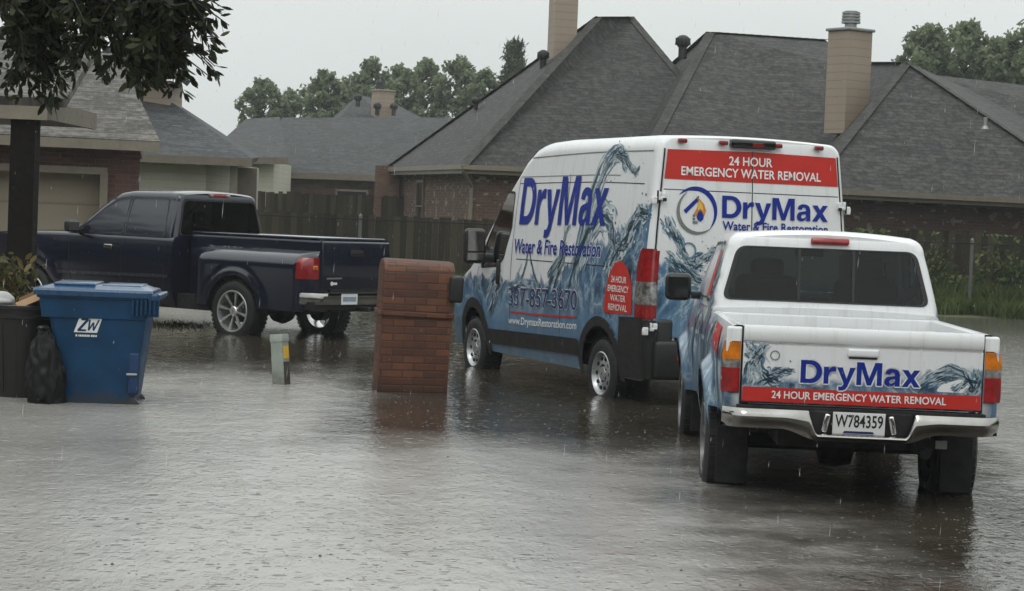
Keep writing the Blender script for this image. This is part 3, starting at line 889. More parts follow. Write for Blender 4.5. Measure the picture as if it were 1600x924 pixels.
def near_trees():  # unseen belt, added so the paint reflects dark trees
    n = 60000; x = RNG.uniform(-75, 75, n); top = 9 + 2.2 * np.sin(x * .35) + 1.4 * np.sin(x * .9 + 1)
    z = .3 + (top - .3) * RNG.uniform(0, 1, n) ** .8
    c = np.stack([x, -26 + RNG.normal(0, 1.6, n), z], 1)
    k = np.arange(n) % 3                      # the belt turns the corner and runs on down both sides
    yy = RNG.uniform(-26, 75, n)
    c[k == 1] = np.stack([-30 + RNG.normal(0, 1.4, n), yy, z], 1)[k == 1]
    c[k == 2] = np.stack([36 + RNG.normal(0, 1.4, n), yy, z], 1)[k == 2]
    u, v = frames(n, .38, .7)
    m = 900; sx = RNG.uniform(-75, 75, m); cc = np.stack([sx, np.full(m, -28.5), RNG.uniform(0, 7, m)], 1); kk = np.arange(m) % 3; sy = RNG.uniform(-26, 75, m)  # big panels added to close sky gaps in the reflected belt
    cc[kk == 1, 0] = -32; cc[kk == 1, 1] = sy[kk == 1]; cc[kk == 2, 0] = 38; cc[kk == 2, 1] = sy[kk == 2]
    U = np.zeros((m, 3)); U[:, 0] = 3.0; U[kk != 0] = (0, 3.0, 0); V = np.zeros((m, 3)); V[:, 2] = 2.6; V[:, :2] += RNG.normal(0, .4, (m, 2))
    c, u, v = np.concatenate([c, cc]), np.concatenate([u, U]), np.concatenate([v, V])
    tag(quads_object('reflection_treeline', c, u, v, M_LEAF_FAR), 'unseen belt of trees behind and beside the street, added to darken reflections', 'trees', kind='stuff')
near_trees()

# near oak whose boughs hang in from the upper left
def near_tree():
    d0 = 13.0
    base = Vector((-6.6, 13.6, -.1))
    root = thing('oak_tree', 'dark leafy tree bough hanging into the upper left corner', 'tree', tuple(base))
    tr = MB()
    fork = base + Vector((.3, -.2, 3.1))
    tr.tube(base, base + Vector((.1, 0, .5)), .34, .24, n=14); tr.tube(base + Vector((.1, 0, .5)), fork, .24, .19, n=14)
    C, U, V = [], [], []
    def bez(a, b, sag, n):
        a, b = Vector(a), Vector(b); mid = (a + b) / 2 + Vector((0, 0, sag))
        return [a * (1 - s) ** 2 + mid * 2 * s * (1 - s) + b * s * s for s in [i / n for i in range(n + 1)]]
    def limb(pts, r0, r1):
        for i, (p, q) in enumerate(zip(pts, pts[1:])):
            f0, f1 = i / (len(pts) - 1), (i + 1) / (len(pts) - 1)
            tr.tube(p, q, r0 + (r1 - r0) * f0, r0 + (r1 - r0) * f1, n=6, caps=False)
    def leaves(pts, dens, spread, size=.041):
        for p, q in zip(pts, pts[1:]):
            n = max(1, int((q - p).length * dens)); ax = np.array((q - p).normalized())
            s = RNG.uniform(0, 1, (n, 1)); c = np.array(p) * (1 - s) + np.array(q) * s
            u = rand_dirs(n) * .85 + ax * .75 + np.array([.1, 0, -.15]); u /= np.linalg.norm(u, axis=1)[:, None]
            w = rand_dirs(n); v = np.cross(u, w); v /= np.linalg.norm(v, axis=1)[:, None]
            sz = size * RNG.uniform(.65, 1.2, (n, 1))
            C.append(c + u * (sz + RNG.uniform(0, spread, (n, 1)))); U.append(u * sz); V.append(v * sz * .36)
    # boughs: (start px,py) -> (end px,py), depth, sag, leafiness
    hubs = {'a': P(-140, -90, 13.4), 'b': P(40, -60, 13.0), 'c': P(140, -40, 12.8), 'd': P(220, -25, 12.6)}
    limb(bez(fork, hubs['a'], .2, 6), .15, .09)
    limb(bez(hubs['a'], hubs['b'], .08, 4), .09, .06); limb(bez(hubs['b'], hubs['c'], .05, 4), .06, .04); limb(bez(hubs['c'], hubs['d'], .04, 4), .04, .03)
    for h in hubs.values(): pass
    rn = random.Random(5)
    twigs = []
    # dense mass at the left
    for k in range(42):
        sx, ex = rn.uniform(-90, 70), rn.uniform(-60, 92)
        twigs.append(('b' if ex > 10 else 'a', (ex, rn.uniform(15, 118 - .35 * abs(ex - 40))), rn.uniform(-.5, .6), 60))
    for ex, ey in ((8, 140), (30, 150), (55, 158), (72, 168), (84, 150), (62, 130), (44, 120), (92, 120), (78, 100), (20, 125), (88, 178), (100, 88)):
        twigs.append(('b', (ex, ey), rn.uniform(-.2, .3), 70))
    for k in range(38):
        ex = rn.uniform(85, 285); ey = rn.uniform(-15, 42)
        twigs.append(('c' if ex < 190 else 'd', (ex, ey), rn.uniform(-.4, .5), 58))
    for ex, ey in ((110, 60), (130, 85), (118, 108), (150, 60), (158, 112), (160, 130), (175, 75), (188, 100), (196, 118), (205, 128), (212, 143), (222, 120), (230, 98), (238, 135), (248, 118),
                   (255, 132), (262, 105), (270, 138), (282, 125), (286, 146), (296, 122), (240, 80), (262, 72), (280, 96), (288, 88), (225, 60), (226, 66), (250, 50), (272, 55), (295, 72), (205, 95), (180, 112), (215, 110), (236, 112), (256, 118), (202, 70)):
        twigs.append(('d' if ex > 170 else 'c', (ex, ey), rn.uniform(-.25, .25), 72))
    for ex, ey in ((294, 20), (310, 32), (322, 45), (334, 58), (330, 76), (320, 92), (332, 110), (342, 10), (338, 26), (302, 52)):
        twigs.append(('d', (ex, ey), rn.uniform(-.1, .1), 44))
    for ex, ey in ((318, 30), (345, 10), (352, 26), (358, 40), (340, 60), (344, 84), (336, 104), (344, 120), (330, 122)):
        twigs.append(('d', (ex, ey), rn.uniform(-.05, .05), 30))
    for hb, (ex, ey), dd, dens in twigs:
        s = hubs[hb] + Vector((rn.uniform(-.3, .3), rn.uniform(-.2, .2), rn.uniform(-.1, .1)))
        en = P(ex, ey, hubs[hb].y + dd)
        pts = bez(s, en, rn.uniform(.02, .14), 7)
        limb(pts, .013, .003)
        leaves(pts[2:], dens * 1.0, .03)
        for j in range(0 if dens < 40 else 2):           # side shoots
            k = rn.randint(2, 6); p = pts[k]
            q = p + Vector((rn.uniform(-.18, .15), rn.uniform(-.2, .2), rn.uniform(-.20, .12)))
            pp = bez(p, q, .02, 3); limb(pp, .005, .002); leaves(pp, dens * 1.1, .025)
    tr.build('trunk', M_LIMB, root, smooth=60, world=True)
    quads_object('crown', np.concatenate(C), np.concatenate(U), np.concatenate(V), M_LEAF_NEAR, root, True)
near_tree()

# verge grass and weeds
def blades(name, region, n, h, mat, lean=.35, w=.012, kind='stuff', parent=None):
    c = np.array([region() for _ in range(n)])
    hh = h * RNG.uniform(.4, 1.2, n)
    ln = RNG.normal(size=(n, 2)) * lean * hh[:, None]
    a = RNG.uniform(0, 2 * math.pi, n)
    ww = np.stack([np.cos(a), np.sin(a), np.zeros(n)], 1) * w
    top = c + np.concatenate([ln, hh[:, None]], 1); mid = c + np.concatenate([ln * .35, hh[:, None] * .6], 1)
    pts = np.stack([c - ww, c + ww, mid + ww * .7, top, mid - ww * .7], 1).reshape(-1, 3); k = 5
    if parent is not None: pts = pts - np.array(ZS[parent][0])
    me = bpy.data.meshes.new(name)
    me.vertices.add(n * k); me.vertices.foreach_set('co', pts.astype(np.float32).ravel())
    me.loops.add(n * k); me.loops.foreach_set('vertex_index', np.arange(n * k, dtype=np.int32))
    me.polygons.add(n); me.polygons.foreach_set('loop_start', np.arange(0, n * k, k, dtype=np.int32))
    me.polygons.foreach_set('loop_total', np.full(n, k, dtype=np.int32))
    me.update(calc_edges=True); me.materials.append(mat)
    o = bpy.data.objects.new(name, me); COL.objects.link(o)
    if kind: o['kind'] = kind
    if parent is not None: o.parent = parent
    return o
def vr(x0, x1, y0, y1):
    def f():
        x = random.uniform(x0, x1); y = random.uniform(y0, y1) if random.random() < .6 else random.uniform(y0, (y0 + y1) / 2)
        y += shore(x) + .25 * math.sin(x * 1.7) + .2 * math.sin(x * 4.1)
        return (x, y, ground_h(x, y) - .01)
    return f
tag(blades('verge_grass', vr(-6.5, 16, -.1, 3.2), 52000, .34, M_GRASS), 'short bright grass along the edge of the flood water', 'grass')
tag(blades('tall_weeds', vr(7.6, 15, .9, 3.0), 7000, .55, M_WEED, .3, .016), 'tall dark weeds growing along the right fence', 'weeds')
def ivy():
    n = 4200
    x = RNG.uniform(7.0, 12.5, n)
    dens = .5 + .5 * np.sin(x * 1.3 + 1) * np.sin(x * 3.1)
    z = .2 + np.abs(RNG.normal(0, .55, n)) * (.5 + dens) ; z = np.minimum(z, 1.7)
    c = np.stack([x, 46.05 + RNG.uniform(-.5, .0, n), z], 1); u, v = frames(n, .06, .65)
    o = quads_object('creeper', c, u, v, M_WEED)
    tag(o, 'dark creeper and bushes smothering the fence right of the pickup', 'creeper', kind='stuff')
ivy()
tag(blades('drowned_grass', lambda: (lambda p: (p.x, p.y, -.05))(G(random.gauss(276, 26), random.gauss(509, 3))), 1500, .075, M_LAWNWET, .5, .01), 'brown grass tips poking out of the water beside the blue truck', 'grass')
# yellow green shrub by the post
q = G(8, 560)
shr = thing('shrub', 'yellow green variegated shrub at the foot of the dark porch post', 'shrub', (q.x, 21.3, -.1))
n = 420
c = np.array([P(8, 436, 21.3)]) + RNG.normal(size=(n, 3)) * np.array([.13, .13, .11]); u, v = frames(n, .05, .4)
quads_object('foliage', c, u, v, M_SHRUB, shr, True)
mb = MB()
for k in range(7):
    q2 = Vector(c[k]); mb.tube((shr.location.x + .02 * k, 21.3, -.1), q2, .012, .006, n=6)
mb.build('stem', M_LIMB, shr, world=True)

# ------------------------------------------------------------------ vehicle toolkit
def lerp(tab, v):
    if v <= tab[0][0]: return tab[0][1]
    for (a, p), (b, q) in zip(tab, tab[1:]):
        if v <= b: return p + (q - p) * (v - a) / (b - a)
    return tab[-1][1]
def frange(a, b, n): return [a + (b - a) * i / n for i in range(n + 1)]
def shell(mb, xs, ring, cap0=True, cap1=True):
    rows = []
    for x in xs:
        r = [Vector(p) for p in ring(x)]
        rows.append(r + [Vector((p.x, -p.y, p.z)) for p in r[-2::-1]])
    vs = mb.grid(rows)
    for on, row in ((cap0, vs[0]), (cap1, vs[-1])):
        if on:
            n = len(row)
            for i in range(n // 2):
                q = [row[i], row[i + 1], row[n - 2 - i], row[n - 1 - i]]
                q = list(dict.fromkeys(q))
                try: mb.bm.faces.new(q)
                except ValueError: pass
def rpoly(pts, r, seg=5):
    out = []; n = len(pts)
    rs = r if isinstance(r, (list, tuple)) else [r] * n
    for i in range(n):
        p = Vector(pts[i]); a = (Vector(pts[i - 1]) - p); b = (Vector(pts[(i + 1) % n]) - p)
        ang = a.angle(b); tl = min(rs[i] / math.tan(ang / 2), a.length * .48, b.length * .48)
        p0, p1 = p + a.normalized() * tl, p + b.normalized() * tl
        for k in range(seg + 1):
            s = k / seg
            q = p0 * (1 - s) ** 2 + p * 2 * s * (1 - s) + p1 * s * s
            out.append((q.x, q.y))
    return out
def grow(poly, d):
    c = sum((Vector(p) for p in poly), Vector((0, 0))) / len(poly)
    return [tuple(Vector(p) + (Vector(p) - c).normalized() * d) for p in poly]
def area2(poly): return sum(a[0] * b[1] - b[0] * a[1] for a, b in zip(poly, poly[1:] + poly[:1])) / 2
def cut_hole(bm, poly, ax, filt):
    """remove the part of the shell inside a convex 2D polygon seen along the third axis"""
    if area2(poly) < 0: poly = poly[::-1]
    i, j = ax
    us, vs_ = [p[0] for p in poly], [p[1] for p in poly]
    bb = (min(us), max(us), min(vs_), max(vs_))
    def near():
        out = []
        for f in bm.faces:
            if not filt(f): continue
            fu = [v.co[i] for v in f.verts]; fv = [v.co[j] for v in f.verts]
            if max(fu) >= bb[0] and min(fu) <= bb[1] and max(fv) >= bb[2] and min(fv) <= bb[3]: out.append(f)
        return out
    for a, b in zip(poly, poly[1:] + poly[:1]):
        if (Vector(a) - Vector(b)).length < 1e-5: continue
        fs = near()
        if not fs: return
        geom = list({e for f in fs for e in f.edges} | {v for f in fs for v in f.verts}) + fs
        co = Vector((0, 0, 0)); co[i], co[j] = a
        no = Vector((0, 0, 0)); no[i], no[j] = b[1] - a[1], -(b[0] - a[0])
        bmesh.ops.bisect_plane(bm, geom=geom, plane_co=co, plane_no=no, dist=1e-6)
    kill = []
    for f in near():
        c = f.calc_center_median(); q = (c[i], c[j])
        if all((b[0] - a[0]) * (q[1] - a[1]) - (b[1] - a[1]) * (q[0] - a[0]) > -1e-7 for a, b in zip(poly, poly[1:] + poly[:1])): kill.append(f)
    bmesh.ops.delete(bm, geom=kill, context='FACES')
def decal(name, polys, mapfn, mat, parent, step=.08, smooth=None, thick=0, bm2=None):
    """flat 2D polygons cut into a fine grid and laid onto a curved panel: mapfn(u, v) -> xyz"""
    mb = MB(); bm = mb.bm
    if bm2 is not None:
        bm.free(); mb.bm = bm = bm2
    for pl in polys:
        mb.face([(p[0], p[1], 0) for p in pl])
    bm.normal_update()
    bmesh.ops.triangulate(bm, faces=[f for f in bm.faces if len(f.verts) > 4])
    if step and bm.verts:
        for ax in (0, 1):
            lo = min(v.co[ax] for v in bm.verts); hi = max(v.co[ax] for v in bm.verts)
            k = math.floor(lo / step) + 1
            while k * step < hi:
                co = Vector((0, 0, 0)); co[ax] = k * step
                no = Vector((0, 0, 0)); no[ax] = 1
                bmesh.ops.bisect_plane(bm, geom=bm.verts[:] + bm.edges[:] + bm.faces[:], plane_co=co, plane_no=no, dist=1e-6)
                k += 1
    for v in bm.verts: v.co = Vector(mapfn(v.co.x, v.co.y))
    return mb.build(name, mat, parent, smooth=smooth)
_FC = bpy.data.curves.new('lettering', 'FONT')
def text_bm(s, bold):
    _FC.body = s; _FC.size = 1; _FC.offset = bold; _FC.fill_mode = 'FRONT'; _FC.resolution_u = 4
    o = bpy.data.objects.new('lettering', _FC); COL.objects.link(o)
    bpy.context.view_layer.update()
    me = bpy.data.meshes.new_from_object(o.evaluated_get(bpy.context.evaluated_depsgraph_get()))
    bm = bmesh.new(); bm.from_mesh(me)
    bpy.data.meshes.remove(me); bpy.data.objects.remove(o)
    bmesh.ops.remove_doubles(bm, verts=bm.verts, dist=1e-5)
    return bm
_b = text_bm('D', 0); CAPH = max(v.co.y for v in _b.verts); _b.free()
def text(s, u0, v0, width, cap, mapfn, mat, parent, bold=.02, step=.1, name='lettering', shear=0.0, slope=0.0):
    bm = text_bm(s, 0)
    lo = min(v.co.x for v in bm.verts); hi = max(v.co.x for v in bm.verts); bm.free()
    bm = text_bm(s, bold)
    kx, ky = width / (hi - lo), cap / CAPH
    for v in bm.verts:
        x, y = (v.co.x - lo) * kx, v.co.y * ky
        v.co = Vector((u0 + x + shear * y, v0 + y + slope * x, 0))
    return decal(name, [], mapfn, mat, parent, step, bm2=bm)
def stroke(path, w0, w1=None, peak=.35):
    """tapered ribbon quads along a 2D polyline"""
    pts = [Vector(p) for p in path]
    fine = []
    for i in range(len(pts) - 1):
        p0 = pts[max(0, i - 1)]; p1 = pts[i]; p2 = pts[i + 1]; p3 = pts[min(len(pts) - 1, i + 2)]
        for k in range(5):
            s = k / 5
            fine.append(.5 * ((2 * p1) + (p2 - p0) * s + (2 * p0 - 5 * p1 + 4 * p2 - p3) * s * s + (3 * p1 - p0 - 3 * p2 + p3) * s ** 3))
    fine.append(pts[-1])
    n = len(fine); L = []
    for i, p in enumerate(fine):
        a = fine[max(0, i - 1)]; b = fine[min(n - 1, i + 1)]
        d = (b - a); d = d.normalized() if d.length > 1e-9 else Vector((1, 0))
        nn = Vector((-d.y, d.x)); f = i / (n - 1)
        w = w0 * (min(1, f / peak) if f < peak else 1 - (f - peak) / (1 - peak)) * .5 + .001
        if w1 is not None: w = (w0 + (w1 - w0) * f) / 2
        L.append((p + nn * w, p - nn * w))
    return [[tuple(a[0]), tuple(a[1]), tuple(b[1]), tuple(b[0])] for a, b in zip(L, L[1:])]
def arcpts(cx, cy, rx, ry, a0, a1, n=14): return [(cx + rx * math.cos(RAD(a0 + (a1 - a0) * k / n)), cy + ry * math.sin(RAD(a0 + (a1 - a0) * k / n))) for k in range(n + 1)]
def strip(o, i): return [[a, b, d, c] for a, b, c, d in zip(o, o[1:], i, i[1:])]
def smooth2(pts):
    out = []
    for i in range(len(pts) - 1):
        p0, p1, p2, p3 = pts[max(0, i - 1)], pts[i], pts[i + 1], pts[min(len(pts) - 1, i + 2)]
        for k in range(4):
            s = k / 4
            out.append(tuple(.5 * (2 * p1[j] + (p2[j] - p0[j]) * s + (2 * p0[j] - 5 * p1[j] + 4 * p2[j] - p3[j]) * s * s + (3 * p1[j] - p0[j] - 3 * p2[j] + p3[j]) * s ** 3) for j in (0, 1)))
    return out + [pts[-1]]
GLY = {}
GLY['D'] = ([[(0, 0), (.21, 0), (.21, 1), (0, 1)]] + strip([(.21, 1)] + arcpts(.40, .5, .47, .5, 90, -90) + [(.21, 0)], [(.21, .82)] + arcpts(.38, .5, .27, .32, 90, -90) + [(.21, .18)]), .94,
            [[(0, 0), (0, 1), (.21, 1)] + arcpts(.40, .5, .47, .5, 90, -90) + [(.21, 0), (0, 0)]])
GLY['r'] = ([[(0, 0), (.2, 0), (.2, .74), (0, .74)]] + strip(smooth2([(.2, .60), (.28, .71), (.38, .755), (.49, .75)]), smooth2([(.2, .36), (.25, .49), (.35, .555), (.49, .545)])), .535, None)
GLY['y'] = ([[(0, .74), (.225, .74), (.40, .24), (.29, .03)], [(.53, .74), (.75, .74), (.44, -.10), (.36, -.22), (.24, -.275), (.08, -.27), (.08, -.10), (.19, -.105), (.25, -.06), (.29, .03), (.40, .24)]], .80, None)
GLY['M'] = ([[(0, 0), (.2, 0), (.2, .70), (.43, 0), (.60, 0), (.83, .70), (.83, 0), (1.03, 0), (1.03, 1), (.74, 1), (.515, .30), (.29, 1), (0, 1)]], 1.12, None)
GLY['a'] = ([[(.44, 0), (.645, 0), (.64, .50), (.44, .48)]] + strip(smooth2([(.05, .53), (.08, .66), (.20, .75), (.33, .765), (.47, .745), (.585, .66), (.64, .50)]), smooth2([(.24, .51), (.26, .57), (.29, .60), (.33, .61), (.38, .60), (.42, .57), (.44, .48)])) +
            strip(smooth2([(.44, .46), (.28, .43), (.10, .38), (.02, .22), (.06, .06), (.22, -.015), (.36, .03), (.44, .10)]), smooth2([(.44, .33), (.34, .31), (.26, .28), (.21, .21), (.235, .14), (.30, .12), (.39, .16), (.44, .22)])), .72, None)
GLY['x'] = ([[(0, 0), (.24, 0), (.37, .22), (.50, 0), (.74, 0), (.49, .38), (.73, .74), (.49, .74), (.37, .54), (.25, .74), (.01, .74), (.25, .38)]], .74, None)
def wordmark(s, v0, width, cap, mapfn, parent, off, border=0, slope=.0, step=.12):
    tot = sum(GLY[c][1] for c in s); kx = width / tot; x = 0
    fill, edge = [], []
    for c in s:
        for pl in GLY[c][0]:
            q = [((x + p[0]) * kx, v0 + p[1] * cap + slope * (x + p[0]) * kx) for p in pl]
            fill.append(q)
            if border: edge += [z for a, b in zip(q, q[1:] + q[:1]) if (Vector(a) - Vector(b)).length > 1e-5 for z in stroke([Vector(a) + (Vector(a) - Vector(b)).normalized() * border * .45, Vector(b) + (Vector(b) - Vector(a)).normalized() * border * .45], border * 2, border * 2)]
        x += GLY[c][1]
    if border:
        mb_i = [0]
        decal('lettering_border', edge, lambda u, v: mapfn(u, v, off - .0014), M_WHITETXT, parent, 0)
    return decal('lettering', fill, lambda u, v: mapfn(u, v, off), M_NAVYTXT, parent, step)
def disc(c, r, n=12): return [[(c[0] + r * math.cos(2 * math.pi * k / n), c[1] + r * math.sin(2 * math.pi * k / n)) for k in range(n)]]
def ringq(c, r0, r1, a0, a1, n=40, taper=False):
    q = []
    def pt(a, r): return (c[0] + r * math.cos(a), c[1] + r * math.sin(a))
    for k in range(n):
        f0, f1 = k / n, (k + 1) / n
        A, B = RAD(a0 + (a1 - a0) * f0), RAD(a0 + (a1 - a0) * f1)
        t0 = math.sin(math.pi * f0) ** .7 if taper else 1; t1 = math.sin(math.pi * f1) ** .7 if taper else 1
        i0, i1 = r1 - (r1 - r0) * t0 - 1e-4, r1 - (r1 - r0) * t1 - 1e-4
        q.append([pt(A, i0), pt(A, r1), pt(B, r1), pt(B, i1)])
    return q
def splash(name, paths, mapfn, parent, seed, dark=M_TEAL, mid=M_TEALMID, n=5):
    """a printed spout of water: a bundle of fine wavering ribbons and loose drops"""
    rn = random.Random(seed); D_, M_, Wt = [], [], []
    for path, wd in paths:
        fine = [Vector(p) for i in range(len(path) - 1) for p in smooth2(path[i:i + 2])[:4]] + [Vector(path[-1])]
        m_ = len(fine)
        for k in range(n * 16):
            c0 = rn.random() ** .8; ln = rn.uniform(.10, .34); wid = wd * (1 - .65 * c0)
            off = Vector((rn.gauss(0, .38), rn.gauss(0, .38))) * wid
            i0 = max(0, int((c0 - ln / 2) * (m_ - 1))); i1 = min(m_ - 1, max(i0 + 2, int((c0 + ln / 2) * (m_ - 1))))
            pp = [fine[i] + off + Vector((rn.gauss(0, .07), rn.gauss(0, .07))) * wd for i in range(i0, i1 + 1, max(1, (i1 - i0) // 3))]
            if len(pp) < 2: continue
            q_ = rn.random()
            (D_ if q_ < .15 else (M_ if q_ < .62 else Wt)).extend(stroke(pp, wid * rn.uniform(.05, .26) + .004, peak=rn.uniform(.2, .7)))
        for k in range(n * 2):
            p = Vector(rn.choice(path[len(path) // 3:])); q = p + Vector((rn.gauss(0, .7), rn.gauss(0, .6))) * wd
            (D_, M_, Wt)[k % 3].extend(disc(q, wd * rn.uniform(.03, .09), 8))
    a = decal(name, M_, lambda u, v: mapfn(u, v, .0035), mid, parent, .12)
    decal('splash_highlight', Wt, lambda u, v: mapfn(u, v, .0045), M_PALEWAVE, a, .12)
    decal('splash_shadow', D_, lambda u, v: mapfn(u, v, .0055), dark, a, .12)
    return a
M_PALEWAVE = pm('pale_wave_vinyl', (.46, .53, .57), .4, var=.3, vscale=20)
def wheel(root, x, y, zc, r, w, sg, style, width_in=.0):
    c = Vector((x, y, zc)); ax = Vector((0, sg, 0))
    mb = MB(); mb.tube(c - ax * w * .45, c + ax * w * .1, r * .36, n=20)
    hub = mb.build('wheel', M_UNDER, root, smooth=40)
    mb = MB()
    pr = [(.60, -.5), (.70, -.53), (.86, -.52), (.95, -.45), (.99, -.33), (1, -.2), (1, .2), (.99, .33), (.95, .45), (.86, .52), (.70, .53), (.60, .5)]
    if style == 'chrome': pr = [(.66 if a < .65 else (.74 if a < .75 else a), b) for a, b in pr]
    mb.lathe([(a * r, b * w) for a, b in pr], c, ax, 44, True)
    for k in range(44):
        a = 2 * math.pi * k / 44
        for b in (-.34, -.1, .14, .36):
            a2 = a + b * .25
            q = c + ax * b * w + Vector((math.cos(a2), 0, math.sin(a2))) * r
            R = Matrix.Rotation(-a2, 3, 'Y')
            mb.box(q, (.010, w * .17, r * .10), rot=R)
    mb.build('tyre', M_TYRE, hub, smooth=35)
    mb = MB(); rr = r * (.61 if style != 'chrome' else .675)
    uu, ww = Vector((1, 0, 0)), Vector((0, 0, 1))
    def pt(rad, a, d): return c + ax * d + uu * math.cos(a) * rad + ww * math.sin(a) * rad
    if style == 'steel':
        mb.lathe([(rr * 1.02, w * .50), (rr * .97, w * .53), (rr * .93, w * .40), (rr * .86, w * .30), (rr * .72, w * .36), (rr * .45, w * .42), (rr * .40, w * .34), (rr * .34, w * .33), (rr * .30, w * .46), (.01, w * .47)], c, ax, 40)
        rim = mb.build('rim', M_STEEL, hub, smooth=40)
        mb = MB()
        for k in range(10):
            a = 2 * math.pi * k / 10
            p = pt(rr * .69, a, w * .355); mb.tube(p, p + ax * .014, rr * .095, n=14)
        for k in range(5):
            p = pt(rr * .36, 2 * math.pi * k / 5, w * .33); mb.tube(p, p + ax * .02, rr * .05, n=8)
        mb.build('wheel_hole', M_UNDER, rim, smooth=40)
    else:
        ns = 8 if style == 'chrome' else 5
        mat = M_POLISHED if style == 'chrome' else M_RIMGREY
        mb.lathe([(rr * 1.03, w * .48), (rr * 1.0, w * .53), (rr * .93, w * .52), (rr * .90, w * .25), (rr * .88, -w * .3)], c, ax, 40)
        mb.lathe([(rr * .24, w * .1), (rr * .24, w * .42), (rr * .20, w * .46), (.01, w * .46)], c, ax, 20)
        for k in range(ns):
            a = 2 * math.pi * k / ns + .2; h = .13 if style == 'chrome' else .2
            q = [pt(rr * .15, a - h * 1.1, w * .28), pt(rr * .15, a + h * 1.1, w * .28), pt(rr * .92, a + h * .62, w * .40), pt(rr * .92, a - h * .62, w * .40)]
            mb.prism(q, ax * w * .09)
        mb.build('rim', mat, hub, smooth=35)
    return hub
def wrap_mat(name, fn, zoff, rough=.28):
    """white paint with a printed wave; fn(t, x, y, z, n1, n2) -> (mask, deep)"""
    m = bpy.data.materials.new(name); m.use_nodes = True; m.node_tree.nodes.clear(); t = NT(m.node_tree)
    b = t.n('ShaderNodeBsdfPrincipled'); o = t.n('ShaderNodeOutputMaterial'); t.put(o.inputs[0], b.outputs[0])
    ob = t.obj(); x, y, z = t.sep(ob)[0], t.sep(ob)[1], t.m('SUBTRACT', t.sep(ob)[2], zoff)
    n1 = t.noise(t.scaled(ob, (1, 1, 1)), 1.6, 5, .62, 1.3)
    n2 = t.noise(t.scaled(ob, (1.1, 1, .75)), 2.3, 5, .65, 2.4)
    mask, deep = fn(t, x, y, z, n1, n2)
    wave = t.ramp(n2, [(.30, (.008, .022, .045)), (.40, (.03, .085, .15)), (.47, (.075, .17, .29)), (.53, (.13, .24, .36)), (.57, (.40, .50, .56)), (.61, (.12, .22, .33)), (.68, (.035, .10, .16))])
    c = t.mix(deep, wave, (.105, .25, .43))
    c = t.mix(mask, (.78, .79, .80), c)
    st_ = t.noise(t.scaled(ob, (7, 7, .5)), 2.2, 5, .7)
    c = t.mix(t.maprange(st_, .52, .75, 0, .30), c, (.33, .32, .30))
    grime = t.noise(t.scaled(ob, (2, 2, .7)), 3, 4, .6)
    c = t.mix(t.m('MULTIPLY', t.maprange(z, .9, .35, 0, .5), t.maprange(grime, .35, .7, .2, 1)), c, (.09, .085, .075))
    t.put(b.inputs['Base Color'], c)
    dv = t.n('ShaderNodeTexVoronoi'); dv.inputs['Scale'].default_value = 70; t.put(dv.inputs['Vector'], ob)
    t.put(b.inputs['Coat Normal'], t.bump(t.maprange(dv.outputs['Distance'], .12, .4, 1, 0, True), .35, .003))
    b.inputs['Roughness'].default_value = rough; b.inputs['Coat Weight'].default_value = .6; b.inputs['Coat Roughness'].default_value = .05
    return m
def vehicle(name, label, cat, o, h, zbase=-.13):
    return thing(name, label, cat, (o[0], o[1], zbase), None, math.atan2(h[1], h[0]))
def plain(fn): return lambda u, v, off=0.0: fn(u, v, off)

